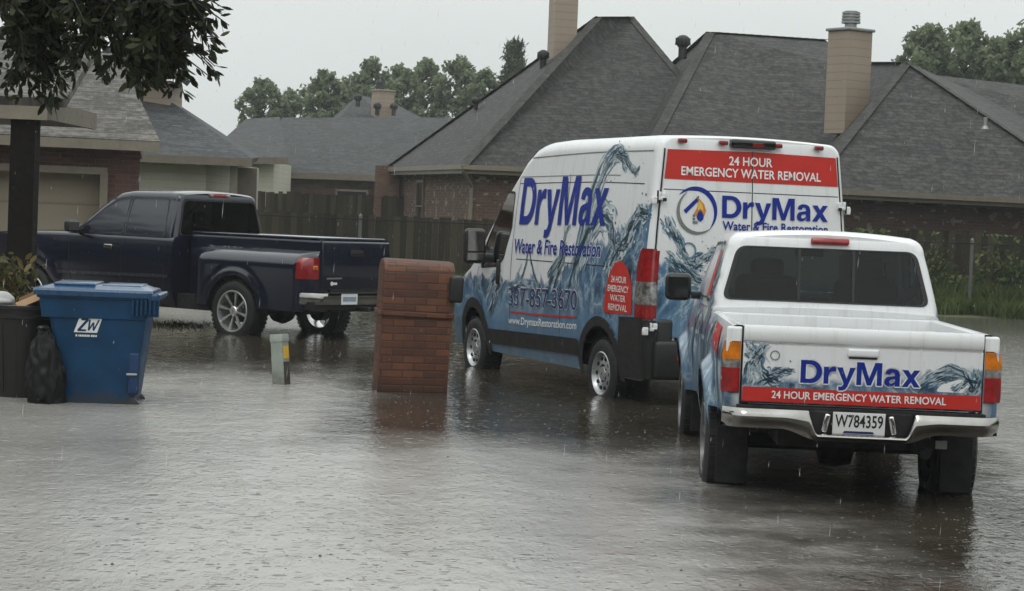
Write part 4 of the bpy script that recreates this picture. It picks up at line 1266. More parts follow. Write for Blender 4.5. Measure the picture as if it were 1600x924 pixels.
# ------------------------------------------------------------------ the white van
def build_van():
    ZB = .13
    van = vehicle('cargo_van', 'tall white high roof cargo van with blue water wrap and big blue lettering', 'van', (1.826, 20.588), (-.372, .929))
    WT = [(.15, .98), (.3, 1.02), (.55, 1.05), (1.0, 1.06), (1.35, 1.05), (1.8, 1.018), (2.2, .978), (2.5, .945)]
    ZT = [(-1.02, 2.455), (-.97, 2.475), (-.8, 2.485), (1.2, 2.48), (1.75, 2.46), (1.98, 2.42), (2.2, 2.31), (2.6, 1.98), (3.0, 1.64), (3.35, 1.33), (3.7, 1.12), (4.1, .98), (4.3, .84), (4.4, .62)]
    def Wv(x, z):
        w = lerp(WT, z)
        if x > 2.9: w *= 1 - .13 * ((x - 2.9) / 1.5) ** 2
        if x < -.94: w -= .07 * (1 - math.sqrt(max(0, 1 - ((-.94 - x) / .07) ** 2)))
        return w
    def xl(x, z): return x + (max(0, z - 1.45) * .055 * max(0, 1 - (x + 1.0) / .8) if x < -.2 else 0)
    def zb(x):
        b = .21 if x > -.9 else .25
        for xa in (0, 3.45):
            d = abs(x - xa)
            if d < .435: b = max(b, .24 + math.sqrt(.435 ** 2 - d * d))
        return b
    def ring(x):
        zt = lerp(ZT, x); rc = min(.13, max(.05, (zt - .6) * .2)); z0 = min(zb(x), zt - .2); zs = zt - rc
        r = []
        for k in range(27):
            z = z0 + (zs - z0) * k / 26; r.append((xl(x, z), Wv(x, z), z))
        ws = Wv(x, zs) - rc
        for k in range(1, 7):
            a = k / 6 * math.pi / 2; z = zs + rc * math.sin(a); r.append((xl(x, z), ws + rc * math.cos(a), z))
        for f in (.75, .5, .25, 0): r.append((xl(x, zt), ws * f, zt + .025 * (1 - f * f)))
        return r
    xs = sorted(set([-1.0098, -1.008, -1.0, -.985, -.965, -.94, -.9, -.85] + frange(-.8, 4.4, 52) + [q for xa in (0, 3.45) for q in [xa + s * .435 * math.cos(RAD(a)) for s in (-1, 1) for a in (0.5, 4, 9, 15, 22, 30, 40, 52, 65, 78, 90)]] + [q + s * .436 for q in (0, 3.45) for s in (-1, 1)]))
    xs = [x for i, x in enumerate(xs) if i == 0 or x - xs[i - 1] > .0015]
    side = lambda u, v, off=.004: (xl(u, v), Wv(u, v) + off, v)
    sideR = lambda u, v, off=.004: (xl(u, v), -Wv(u, v) - off, v)
    rear = lambda u, v, off=.004: (-1.0098 + max(0, v - 1.45) * .055 - off, u, v)
    L = lambda x0: (lambda u, v, off=.006: side(x0 - u, v, off))       # reading direction on the left side
    Rr = lambda y0, off=.006: (lambda u, v: rear(y0 - u, v, off))      # reading direction on the back
    def wf(t, x, y, z, n1, n2):
        B = t.maprange(x, -1.0, 1.3, 1.84, 1.06)
        B = t.m('ADD', B, t.maprange(x, 2.0, 3.3, 0, -.02))
        e = t.m('ADD', t.m('SUBTRACT', B, z), t.m('MULTIPLY', t.m('SUBTRACT', n1, .5), 1.05))
        side_only = t.m('GREATER_THAN', x, -.955)
        low = t.maprange(z, .95, .55, 0, 1, True)
        mask = t.m('MAXIMUM', t.maprange(e, -.03, .05, 0, 1, True), t.maprange(z, .82, .72, 0, 1, True))
        return t.m('MULTIPLY', mask, side_only), t.m('MULTIPLY', low, .85)
    M_VAN = wrap_mat('white_van_wave_wrap', wf, ZB)
    mb = MB(); shell(mb, xs, ring)
    win = rpoly([(2.42, 1.92), (2.42, 1.56), (2.58, 1.24), (2.78, 1.16), (3.2, 1.12), (3.24, 1.22), (2.66, 1.93)], [.04, .1, .1, .1, .05, .03, .06])
    for sg in (1, -1):
        cut_hole(mb.bm, win, (0, 2), lambda f, s=sg: f.calc_center_median().y * s > .5)
    body = mb.build('body', M_VAN, van, smooth=32, recalc=True)
    for mp in (side, sideR):
        wn = decal('window', [[a, b, c, d] for a, b, c, d in zip(grow(win, .03), grow(win, .03)[1:] + grow(win, .03)[:1], win[1:] + win[:1], win)], lambda u, v: mp(u, v, .004), M_BLACK, van, 0)
        decal('pane', [win], lambda u, v: mp(u, v, -.008), M_GLASSDARK, wn, .15)
    decal('windscreen', [rpoly([(-.76, 2.12), (.76, 2.12), (.84, 3.28), (-.84, 3.28)], .06)], lambda u, v: (v + .012, u, lerp(ZT, v) + .045 - .02 * (u / .8) ** 2), M_DARKGLASS, van, .1, 40)
    # cab inside
    mb = MB()
    for y in (.48, -.48):
        mb.box((2.35, y, 1.0), (.5, .5, .2), .05); mb.box((2.1, y, 1.35), (.16, .5, .75), .06); mb.box((2.08, y, 1.82), (.12, .28, .22), .05)
    mb.build('seat', M_SEAT, van)
    mb = MB(); mb.box((1.75, 0, 1.3), (.03, 1.8, 2.0)); mb.box((3.05, 0, .95), (.5, 1.7, .25), .08); mb.build('cab_interior', M_UNDER, van)
    mb = MB(); mb.box((1.72, 0, .42), (4.6, 1.1, .3)); mb.box((1.72, 0, .36), (2.5, 1.8, .22)); mb.box((-.75, 0, .42), (.4, 1.7, .3)); mb.box((0, 0, .8), (1.0, 1.5, .04)); mb.box((3.45, 0, .8), (1.0, 1.5, .04))
    for xa in (0, 3.45): mb.box((xa, 0, .24), (.12, 1.5, .12))
    mb.build('underbody', M_UNDER, van)
    # black trim
    def archtrim(xa, mp, zlo_f, zlo_b, r1):
        q = []
        for k in range(40):
            a0, a1 = RAD(-8 + 196 * k / 40), RAD(-8 + 196 * (k + 1) / 40)
            q.append([(xa + r * math.cos(a), .24 + r * math.sin(a)) for a, r in ((a0, .425), (a0, r1), (a1, r1), (a1, .425))])
        decal('wheel_arch_trim', q, lambda u, v: mp(u, v, .014), M_BLACK, van, 0, 40)
    for mp in (side, sideR):
        archtrim(0, mp, .2, .2, .52); archtrim(3.45, mp, .2, .2, .53)
        decal('bumper_corner', [rpoly([(-.955, .22), (-.40, .22), (-.44, .42), (-.46, .785), (-.955, .80)], .02)], lambda u, v: mp(u, v, .012), M_BLACK, van, .06, 40)
        decal('side_moulding', [rpoly([(.50, .345), (2.9, .30), (2.96, .455), (.50, .51)], .025)], lambda u, v: mp(u, v, .016), M_BLACK, van, .1, 40)
    mb = MB()
    mb.box((-1.03, 0, .42), (.12, 1.94, .36), .04, seg=3)
    for s in (1, -1): mb.box((-.995, s * .86, .52), (.10, .17, .56), .04, seg=3)
    mb.build('rear_bumper', M_BLACK, van, smooth=40)
    mb = MB(); mb.box((-1.07, 0, .615), (.14, 1.5, .03), .01); mb.build('step', M_BLACK, van)
    for s in (1, -1):
        mb = MB(); mb.box((-1.095, s * .72, .44), (.012, .09, .045), .004); mb.build('reflector', M_LENSRED, van)
    # seams: thin dark gaps
    sq = []
    for pth in ([(2.33, .53), (2.335, 1.3), (2.31, 2.1)], [(.98, .53), (.98, 1.9), (1.0, 2.13)], [(2.31, 2.03), (.5, 2.045), (-.78, 2.03)], [(2.2, 1.235), (.9, 1.24), (-.35, 1.24)], [(3.3, 1.12), (3.36, .9), (3.1, .62), (3.03, .30)]):
        sq += stroke(pth, .009, .009)
    decal('panel_gap', sq, lambda u, v: side(u, v, .0022), M_UNDER, van, .15)
    decal('rain_channel', stroke([(2.05, 2.30), (.5, 2.335), (-.9, 2.335)], .012, .012) + stroke([(2.3, 2.10), (.5, 2.115), (-.2, 2.11)], .008, .008), lambda u, v: side(u, v, .003), M_GREYTXT, van, .15)
    mb = MB()
    for v in (1.20, 1.12): pass
    mb.box(side(2.655, 1.08, .02), (.055, .04, .27), .02, seg=3); mb.build('door_handle', M_BLACK, van, smooth=40)
    # rear doors
    def wr(t, x, y, z, n1, n2):
        B = t.maprange(y, .95, .2, 1.42, 1.12)
        e = t.m('ADD', t.m('SUBTRACT', B, z), t.m('MULTIPLY', t.m('SUBTRACT', n1, .5), .7))
        mask = t.maprange(e, -.03, .05, 0, 1, True)
        return mask, t.maprange(z, .95, .6, 0, .85, True)
    M_VDOOR = wrap_mat('white_door_wave_wrap', wr, ZB)
    def wd(z): return Wv(-.94, z) - .075
    for s in (1, -1):
        pl = [(s * .006, .63), (s * wd(.63), .63), (s * wd(1.0), 1.0), (s * wd(1.4), 1.4), (s * wd(1.8), 1.8), (s * wd(2.34), 2.36), (s * .006, 2.375)]
        door = decal('rear_door', [pl], lambda u, v: rear(u, v, .012), M_VDOOR, van, .1, 40)
        bp = [(s * .007, 2.08), (s * (wd(2.08) - .004), 2.08), (s * (wd(2.36) - .004), 2.352), (s * .007, 2.367)]
        bnd = decal('red_band', [bp], lambda u, v: rear(u, v, .0155), M_RED, door, .15)
        decal('door_edge', stroke([(s * (wd(.65) + .012), .65), (s * (wd(1.4) + .012), 1.4), (s * (wd(2.3) + .012), 2.36)], .016, .016) + (stroke([(0, .63), (0, 2.37)], .010, .010) if s > 0 else []) +
              stroke([(s * .01, 1.985), (s * (wd(1.98) - .01), 1.985)], .008, .008), lambda u, v: rear(u, v, .0135 if abs(u) < wd(v) - .001 else .004), M_UNDER, door, .1)
        for zz in ((1.90, .70) if s > 0 else (1.88,)):
            hb = MB(); c = rear(s * (wd(zz) + .035), zz, .02); c = Vector(c)
            hb.box(c + Vector((0, 0, 0)), (.05, .13, .035), .008)
            hb.box(c + Vector((0, -s * .05, .03)), (.045, .04, .05), .008); hb.box(c + Vector((0, s * .045, -.025)), (.05, .05, .06), .008); hb.box(c + Vector((-.012, 0, .035)), (.03, .03, .05), .008)
            hb.build('hinge', M_WHITETXT, door, smooth=40)
            hb = MB(); hb.tube(c + Vector((-.02, s * .018, -.05)), c + Vector((-.02, s * .018, .07)), .009, n=8); hb.box(c + Vector((-.028, -s * .05, -.012)), (.02, .03, .03)); hb.build('hinge_pin', M_UNDER, door)
        if s > 0: dl = door
        else: dr = door
    O = .020
    T = lambda st, y0, z0, w, cap, mat, par, bold=.02, sl=0: text(st, 0, z0, w, cap, Rr(y0, O), mat, par, bold, .2, 'lettering')
    T('24 HOUR', .25, 2.235, .45, .078, M_WHITETXT, dl, .017)
    T('EMERGENCY WATER REMOVAL', .74, 2.122, 1.46, .078, M_WHITETXT, dl, .017)
    wordmark('DryMax', 1.745, 1.12, .205, lambda u, v, off: rear(.315 - u, v, off), dr, O)
    T('Water & Fire Restoration', .305, 1.635, 1.11, .078, M_NAVYTXT, dr, .02)
    # round emblem: crescents, roof, flame, drop
    cy, cz = .585, 1.80
    lg = lambda u, v: rear(cy - u, cz + v, .0165); lg2 = lambda u, v: rear(cy - u, cz + v, .0185); lg3 = lambda u, v: rear(cy - u, cz + v, .0205)
    em = decal('emblem', ringq((0, 0), .178, .222, -48, 142, 40, True), lg, M_NAVYTXT, dl, 0)
    decal('crescent', ringq((.012, -.012), .172, .208, 118, 318, 40, True), lg2, M_GREYTXT, em, 0)
    decal('roof_mark', [[(-.125, .00), (-.10, -.03), (.03, .095), (.03, .14)]], lg2, M_NAVYTXT, em, 0)
    decal('flame', [[(.0, .14), (.045, .10), (.085, .06), (.105, .00), (.085, -.05), (.03, -.055), (-.02, -.03), (.01, .02), (.025, .07)]], lg2, M_ORANGE, em, 0)
    decal('flame_core', [[(.03, .10), (.065, .06), (.075, .01), (.04, -.02), (.015, .02)]], lg3, M_YELLOW, em, 0)
    decal('water_drop', [[(.045, .025), (.08, -.04), (.078, -.075), (.05, -.10), (.02, -.085), (.01, -.06), (.02, -.02)]], lg3, M_NAVYTXT, em, 0)
    decal('window_mark', [[(-.03, -.06), (-.006, -.06), (-.006, -.036), (-.03, -.036)], [(-.03, -.09), (-.006, -.09), (-.006, -.066), (-.03, -.066)], [(-.03, -.12), (.02, -.12), (.02, -.096), (-.03, -.096)]], lg2, M_GREYTXT, em, 0)
    rm = lambda u, v, off: rear(u, v, .012 + off)
    splash('splash_print', [([(.88, 1.72), (.83, 1.62), (.77, 1.53), (.72, 1.42), (.64, 1.33), (.5, 1.28)], .10), ([(.60, 1.30), (.52, 1.36), (.44, 1.40), (.38, 1.46)], .10), ([(.86, 1.36), (.72, 1.26), (.55, 1.15), (.4, 1.12)], .12)], rm, dl, 3, n=7)
    decal('bubble', ringq((.65, 1.43), .062, .078, 0, 360, 24), lambda u, v: rear(u, v, .020), M_TEALMID, dl, 0)
    # high mounted lamps and camera
    for y in (.74, .32, -.25, -.69):
        mb = MB(); mb.box((-.985, y, 2.435), (.05, .085, .042), .012, seg=3); mb.build('marker_light', M_LENSDRED, van, smooth=40)
    mb = MB(); mb.box((-.985, .015, 2.435), (.085, .46, .085), .02, seg=3); cm = mb.build('rear_camera', M_BLACKGLOSS, van, smooth=40)
    mb = MB(); mb.box((-1.03, -.02, 2.43), (.012, .12, .035), .004); mb.build('brake_light', M_LENSDRED, cm)
    # tail lights wrap round the corners
    for s in (1, -1):
        def tl(z0, z1, mat, name, par, out=.016):
            rows = []
            for z in frange(z0, z1, 8):
                k = (z - .79) / .64
                x_in = -.80 + (.05 * max(0, k - .8) * 5 * -1 if k > .8 else 0) - .03 * k
                W0 = lerp(WT, z); rr_ = []
                for x in (x_in, -.88, -.92): rr_.append((x, s * (W0 + out), z))
                for a in (20, 45, 70, 90):
                    A = RAD(a); rr_.append((-.94 - (.07 + out) * math.sin(A), s * (W0 - .07 + (.07 + out) * math.cos(A)), z))
                rr_.append((-1.01 - out, s * (W0 - .105), z))
                rr_ = [(x_in + .004, s * (W0 - .004), z)] + rr_ + [(-1.008, s * (W0 - .108), z)]
                rows.append(rr_)
            mb = MB(); mb.grid(rows)
            return mb.build(name, mat, par, smooth=50)
        tl(.24, .78, M_BLACK, 'corner_cladding', van, .013)
        h = tl(.785, 1.435, M_LENSDRED, 'tail_light', van, .010)
        tl(.80, .92, M_LENSRED, 'red_lens', h); tl(.92, 1.13, M_LENSCLR, 'clear_lens', h, .018); tl(1.13, 1.42, M_LENSRED, 'red_lens', h)
    # left side print
    sm = lambda u, v, off: side(u, v, off)
    splash('splash_print', [([(.66, 1.0), (.50, 1.5), (.36, 1.9), (.20, 2.18), (.02, 2.30), (-.12, 2.33), (-.22, 2.28), (-.32, 2.18)], .17), ([(-.05, 2.30), (-.25, 2.28), (-.42, 2.17), (-.55, 2.13), (-.62, 2.18)], .07),
           ([(.55, 1.25), (.34, 1.6), (.1, 1.74), (-.1, 1.66), (-.25, 1.45), (-.38, 1.3)], .22), ([(-.35, 1.35), (-.55, 1.6), (-.75, 1.76), (-.92, 1.74)], .2),
           ([(1.25, .95), (1.1, 1.15), (.95, 1.3), (.9, 1.42)], .13), ([(1.3, 1.1), (1.02, 1.3), (.92, 1.55), (.85, 1.62)], .06), ([(-.3, .95), (-.2, 1.2), (-.35, 1.4), (-.6, 1.45)], .2)], sm, van, 8, n=8)
    splash('splash_print', [([(2.15, .93), (1.98, 1.08), (1.90, 1.22), (1.87, 1.38)], .035), ([(1.52, .95), (1.68, 1.1), (1.80, 1.25), (1.86, 1.36)], .035), ([(3.0, .8), (2.85, 1.0), (2.7, 1.08), (2.6, .98), (2.7, .88)], .11), ([(2.9, .62), (2.75, .85), (2.62, .95)], .13), ([(2.35, .9), (2.0, .96), (1.7, .94)], .07)], sm, van, 5, n=6)
    x0 = 2.20
    wordmark('DryMax', 1.60, 2.19, .49, lambda u, v, off: side(x0 - u, v, off), van, .008, 0, .012)
    text('Water & Fire Restoration', 0, 1.30, 2.22, .145, lambda u, v: L(2.27)(u, v, .0045), M_WHITETXT, van, .055, .15, slope=.012)
    text('Water & Fire Restoration', 0, 1.30, 2.22, .145, lambda u, v: L(2.27)(u, v, .0075), M_NAVYTXT, van, .018, .15, slope=.012)
    text('337-857-3670', 0, .735, 1.80, .19, lambda u, v: L(2.34)(u, v, .0050), M_WHITETXT, van, .030, .15, slope=.03)
    text('337-857-3670', 0, .735, 1.80, .19, lambda u, v: L(2.34)(u, v, .0080), M_NAVYDARK, van, .008, .15, slope=.03)
    decal('red_line', stroke([(2.3, .67), (1.4, .69), (.56, .715)], .018, .018), lambda u, v: side(u, v, .008), M_RED, van, .15)
    text('www.DrymaxRestoration.com', 0, .545, 1.80, .075, lambda u, v: L(2.34)(u, v, .008), M_WHITETXT, van, .014, .2, slope=.03)
    rd = rpoly([(-.09, .80), (-.73, .815), (-.72, 1.08), (-.60, 1.24), (-.45, 1.31), (-.30, 1.28), (-.20, 1.18), (-.12, .98)], .05)
    sg_ = decal('red_sticker', [rd], lambda u, v: side(u, v, .007), M_RED, van, .1)
    for i, (st, x, w) in enumerate((('24 HOUR', -.25, .34), ('EMERGENCY', -.19, .46), ('WATER', -.25, .34), ('REMOVAL', -.21, .42))):
        text(st, 0, 1.10 - i * .088, w, .058, lambda u, v: L(x)(u, v, .009), M_WHITETXT, sg_, .012, .2)
    # mirrors
    for s in (1, -1):
        mb = MB()
        mb.box((3.02, s * 1.220, 1.345), (.12, .24, .38), .05, seg=4); mb.box((3.05, s * 1.070, 1.22), (.10, .16, .10), .03)
        mo = mb.build('mirror', M_BLACK, van, smooth=40)
        mb = MB(); mb.box((2.958, s * 1.225, 1.40), (.006, .19, .22), .002); mb.box((2.958, s * 1.225, 1.23), (.006, .19, .08), .002); mb.build('mirror_glass', M_CHROME_OLD, mo)
    for xa in (0, 3.45):
        for s in (1, -1): wheel(van, xa, s * .905, .21, .345, .225, s, 'steel')
    # front end
    mb = MB(); mb.box((4.34, 0, .42), (.2, 1.6, .36), .08, seg=3); mb.build('front_bumper', M_BLACK, van, smooth=40)
    for s in (1, -1):
        mb = MB(); mb.box((4.02, s * .74, .86), (.3, .2, .2), .06, seg=3); mb.build('headlight', M_LENSCLR, van, smooth=40)
    return van
build_van()

# ------------------------------------------------------------------ pickups
def lower_shell(root, name, mat, xs, W, zbot, ztop, crown=.02, rc=.05, nrow=20, cap0=True, cap1=True):
    def ring(x):
        z0, zt = zbot(x), ztop(x); zs = zt - rc; r = []
        for k in range(nrow + 1):
            z = z0 + (zs - z0) * k / nrow; r.append((x, W(x, z), z))
        ws = W(x, zs) - rc
        for k in range(1, 5):
            a = k / 4 * math.pi / 2; r.append((x, ws + rc * math.cos(a), zs + rc * math.sin(a)))
        for f in (.66, .33, 0): r.append((x, ws * f, zt + crown * (1 - f * f)))
        return r
    mb = MB(); shell(mb, xs, ring, cap0, cap1)
    return mb.build(name, mat, root, smooth=32)
def arch_xs(x0, x1, axles, R, n):
    xs = frange(x0, x1, n)
    for xa in axles:
        xs += [xa + s * R * math.cos(RAD(a)) for s in (-1, 1) for a in (.5, 4, 9, 15, 22, 30, 40, 52, 65, 78, 90)] + [xa - R - .001, xa + R + .001]
    xs = sorted(x for x in xs if x0 <= x <= x1)
    return [x for i, x in enumerate(xs) if i == 0 or x - xs[i - 1] > .0012]
def cab_shell(root, mat, x0, x1, zb, wb, wr, ZT, rc, lean, wins, rearwin, wscreen, glass, rglass):
    def Y(z): 
        f = (z - zb) / (lerp(ZT, x0 + .4) - zb); return wb + (wr - wb) * (f ** 1.15 if f > 0 else 0)
    def inset(x): return .09 * (1 - math.sqrt(max(0, 1 - ((x0 + .09 - x) / .09) ** 2))) if x < x0 + .09 else 0
    def xl(x, z): return x + lean * (z - zb) * max(0, 1 - (x - x0) / .5)
    def ring(x):
        zt = lerp(ZT, x); r_ = min(rc, max(.012, (zt - zb) * .4)); zs = zt - r_; r = []
        for k in range(13):
            z = zb + (zs - zb) * k / 12; r.append((xl(x, z), Y(z) - inset(x), z))
        ws = Y(zs) - inset(x) - r_
        for k in range(1, 7):
            a = k / 6 * math.pi / 2; z = zs + r_ * math.sin(a); r.append((xl(x, z), ws + r_ * math.cos(a), z))
        for f in (.75, .5, .25, 0): r.append((xl(x, zt), ws * f, zt + .03 * (1 - f * f) * (1 if zt - zb > .1 else .3)))
        return r
    xs = [x0 + .0005, x0 + .004, x0 + .012, x0 + .025, x0 + .045, x0 + .07, x0 + .1] + frange(x0 + .15, x1, 44)
    mb = MB(); shell(mb, xs, ring)
    for p in wins:
        for s in (1, -1): cut_hole(mb.bm, p, (0, 2), lambda f, s=s: f.calc_center_median().y * s > wr * .72 and abs(f.normal.y) > .3)
    mb.bm.normal_update()
    cut_hole(mb.bm, rearwin, (1, 2), lambda f: f.calc_center_median().x < x0 + .35 and abs(f.normal.x) > .6)
    cut_hole(mb.bm, wscreen, (1, 0), lambda f: f.calc_center_median().x > x0 + 1.0 and abs(f.normal.z) > .25)
    o = mb.build('cab', mat, root, smooth=32)
    def pane(poly, mp, g):
        G_ = grow(poly, .028)
        w = decal('window', [[a, b, c, d] for a, b, c, d in zip(G_, G_[1:] + G_[:1], poly[1:] + poly[:1], poly)], lambda u, v: mp(u, v, .004), M_BLACK, root, 0)
        decal('pane', [poly], lambda u, v: mp(u, v, -.006), g, w, .15)
        return w
    for p in wins:
        for s in (1, -1): pane(p, lambda u, v, off: (xl(u, v), s * (Y(v) + off), v), glass)
    rmap = lambda u, v, off: (xl(x0, v) - off, u, v)
    rw = pane(rearwin, rmap, rglass)
    pane(wscreen, lambda u, v, off: (v, u, lerp(ZT, v) + .03 * (1 - (u / wr) ** 2) + off), glass)
    return Y, xl, rmap, rw

def build_pickup():
    ZB = .13; hd = Vector((.03, 1)).normalized()
    pk = vehicle('pickup_truck', 'white pickup with blue water wrap, chrome bumper and lettered tailgate, nearest the camera', 'pickup truck', (2.17, 13.9), hd)
    WT = [(.30, .77), (.5, .815), (.7, .838), (.9, .835), (1.0, .815), (1.07, .79), (1.12, .765)]
    AX = (0, 3.08); ZC = .27
    def W(x, z):
        w = lerp(WT, z)
        for xa in AX:
            d = math.hypot(x - xa, z - ZC)
            w += .075 * math.exp(-((d - .47) / .075) ** 2) * (1 if z < .95 else 0)
        if x > 3.2: w *= 1 - .12 * ((x - 3.2) / .75) ** 2
        if x < -1.05: w -= .05 * ((-1.05 - x) / .07) ** 2
        return w
    def zb(x):
        b = .38 if x > -.44 else .52
        for xa in AX:
            d = abs(x - xa)
            if d < .455: b = max(b, ZC + math.sqrt(.455 ** 2 - d * d))
        return b
    def wf(t, x, y, z, n1, n2):
        e = t.m('ADD', t.m('SUBTRACT', t.maprange(x, -1.1, 1.0, .90, 1.12), z), t.m('MULTIPLY', t.m('SUBTRACT', n1, .5), .9))
        out = t.maprange(t.m('ABSOLUTE', y), .74, .79, 0, 1)
        return t.m('MULTIPLY', t.maprange(e, -.05, .06, 0, 1, True), out), t.maprange(z, .6, .4, 0, .5, True)
    M_PK = wrap_mat('white_pickup_wave_wrap', wf, ZB)
    # bed: outside, rail, inside walls and floor
    def bring(x):
        z0, r = zb(x), []
        for k in range(21):
            z = z0 + (1.05 - z0) * k / 20; r.append((x, W(x, z), z))
        r += [(x, .785, 1.068), (x, .765, 1.075), (x, .735, 1.075), (x, .715, 1.065), (x, .71, 1.0), (x, .70, .64), (x, .66, .60), (x, .3, .60), (x, 0, .60)]
        return r
    mb = MB(); shell(mb, arch_xs(-1.115, .83, (0,), .455, 26), bring, False, False)
    for s in (1, -1):
        mb.box((-1.105, s * .775, .815), (.05, .10, .50), .018, seg=3)
    mb.box((.80, 0, .84), (.05, 1.5, .46), .015)
    bed = mb.build('bed', M_PK, pk, smooth=32)
    body = lower_shell(pk, 'body', M_PK, arch_xs(.86, 3.95, (3.08,), .455, 44), W, zb, lambda x: 1.10 if x < 2.65 else 1.10 - .10 * ((x - 2.65) / 1.3) ** 2 - (.12 if x > 3.9 else 0))
    mb = MB()
    mb.box((1.4, 0, .45), (4.8, .95, .22)); mb.box((1.8, 0, .42), (1.7, 1.45, .2)); mb.box((0, 0, .72), (1.0, 1.25, .05)); mb.box((-.7, 0, .5), (.6, 1.2, .14)); mb.box((3.1, 0, .75), (1.0, 1.1, .3))
    for xa in AX: mb.tube((xa, -.72, ZC), (xa, .72, ZC), .055)
    mb.lathe([(.01, -.14), (.14, -.10), (.16, 0), (.14, .10), (.01, .14)], (0, 0, ZC), (0, 1, 0), 16)
    mb.tube((-1.05, -.42, .33), (.4, -.42, .36), .035)
    mb.build('underbody', M_UNDER, pk)
    for s in (1, -1):
        mb = MB(); mb.box((-.46, s * .715, .21), (.012, .20, .36), .004); mb.build('mud_flap', M_UNDER, pk)
        mb = MB(); mb.box((2.62, s * .70, .2), (.012, .22, .30), .004); mb.build('mud_flap', M_UNDER, pk)
    mb = MB(); mb.box((-1.0, -.52, .385), (.02, .07, .05)); mb.build('tow_plug', M_GALV, pk)
    # tailgate
    def wt(t, x, y, z, n1, n2):
        B = t.m('ADD', t.maprange(t.m('ABSOLUTE', t.m('ADD', y, -.05)), .15, .72, .745, .80), t.maprange(y, -.2, -.55, 0, .05))
        e = t.m('ADD', t.m('SUBTRACT', B, z), t.m('MULTIPLY', t.m('SUBTRACT', n1, .5), .25))
        return t.maprange(e, -.02, .03, 0, 1, True), t.m('MULTIPLY', z, 0)
    M_TG = wrap_mat('white_tailgate_wave_wrap', wt, ZB, .3)
    prof = [(-1.135, .605), (-1.15, .62), (-1.152, .80), (-1.15, .962), (-1.135, .968), (-1.135, .978), (-1.158, .985), (-1.166, 1.0), (-1.164, 1.06), (-1.15, 1.08), (-1.09, 1.08), (-1.08, 1.06), (-1.08, .605)]
    mb = MB(); mb.prism([(x, -.722, z) for x, z in prof], (0, 1.444, 0)); tg = mb.build('tailgate', M_TG, pk, smooth=35)
    decal('panel_gap', stroke([(-.728, .60), (-.728, 1.07)], .010, .010) + stroke([(.728, .60), (.728, 1.07)], .010, .010), lambda u, v: (-1.131, u, v), M_UNDER, tg, 0)
    mb = MB(); mb.box((-1.155, -.0, .935), (.03, .19, .05), .012, seg=3); hdl = mb.build('handle', M_WHITEPAINT, tg, smooth=40)
    mb = MB(); mb.box((-1.1525, 0, .905), (.006, .17, .012)); mb.build('handle_recess', M_UNDER, hdl)
    tm = lambda u, v, off: (-1.1525 - off, u, v)
    decal('red_band', [[(-.718, .617), (.718, .617), (.718, .705), (-.718, .705)]], lambda u, v: tm(u, v, .002), M_RED, tg, .2)
    tt = lambda y0, off: (lambda u, v: tm(y0 - u, v, off))
    text('24 HOUR EMERGENCY WATER REMOVAL', 0, .642, 1.05, .043, tt(.54, .004), M_WHITETXT, tg, .017, .3)
    wordmark('DryMax', .742, .72, .138, lambda u, v, off: tm(.372 - u, v, off), tg, .0058, .008)
    splash('splash_print', [([(.70, .98), (.66, .90), (.63, .82), (.58, .76), (.50, .74)], .09), ([(.69, .74), (.66, .85), (.62, .92), (.59, .96)], .07), ([(.6, .74), (.5, .80), (.42, .81)], .05)], lambda u, v, off: tm(min(.716, max(-.716, u)), max(.708, v), off * .4), tg, 4, n=6)
    splash('splash_print', [([(-.34, .74), (-.42, .82), (-.52, .87), (-.62, .84), (-.67, .76), (-.62, .72)], .055), ([(-.40, .76), (-.50, .81), (-.58, .82)], .04), ([(-.68, .73), (-.70, .80), (-.68, .86)], .05), ([(-.55, .73), (-.6, .77), (-.64, .80), (-.70, .78)], .03)], lambda u, v, off: tm(min(.716, max(-.716, u)), max(.708, v), off * .4), tg, 9, n=5)
    decal('foam', [rpoly([(-.44, .72), (-.66, .72), (-.66, .79), (-.58, .80), (-.48, .765)], .02)], lambda u, v: tm(u, v, .001), M_WHITETXT, tg, 0)
    decal('bubble', ringq((.53, .90), .024, .03, 0, 360, 18), lambda u, v: tm(u, v, .003), M_GREYTXT, tg, 0)
    # tail lights
    for s in (1, -1):
        def blk(z0, z1, mat, name, par, out):
            rows = []
            for z in frange(z0, z1, 5):
                wz = W(-1.0, z) + .004
                rows.append([(-1.10, s * .737, z), (-1.135 - out, s * .738, z), (-1.137 - out, s * .79, z), (-1.128 - out, s * (wz - .03), z), (-1.10, s * (wz + out * .6), z), (-1.03, s * (wz + out * .6), z)])
            rows = [[(-1.10, p[1], z0) for p in rows[0]]] + rows + [[(-1.10, p[1], z1) for p in rows[-1]]]
            m_ = MB(); m_.grid(rows); return m_.build(name, mat, par, smooth=35)
        h = blk(.662, .975, M_BLACK, 'tail_light', pk, .0)
        blk(.667, .815, M_LENSRED, 'red_lens', h, .010); blk(.815, .865, M_LENSCLR, 'clear_lens', h, .008); blk(.865, .970, M_LENSAMB, 'amber_lens', h, .010)
    # chrome bumper with the plate recess
    ys = frange(-.835, .835, 120); rows = []
    def sstep(a, b, x): f = min(1, max(0, (x - a) / (b - a))); return f * f * (3 - 2 * f)
    for y in ys:
        ay = abs(y)
        zt_ = .448 + .132 * sstep(.265, .325, ay); zb_ = .398 + .062 * sstep(.25, .48, ay)
        back = .11 * max(0, (ay - .70) / .135) ** 2
        rr_ = [(-1.10 + back * .3, y, zt_ - .002)]
        for k in range(9):
            f = k / 8; z = zt_ + (zb_ - zt_) * f
            rr_.append((-1.235 - .03 * math.sin(math.pi * min(1, f * 1.25)) + .075 * max(0, f - .4) + back, y, z))
        rr_.append((-1.16 + back * .5, y, zb_ + .004)); rows.append(rr_)
    mb = MB(); mb.grid(rows)
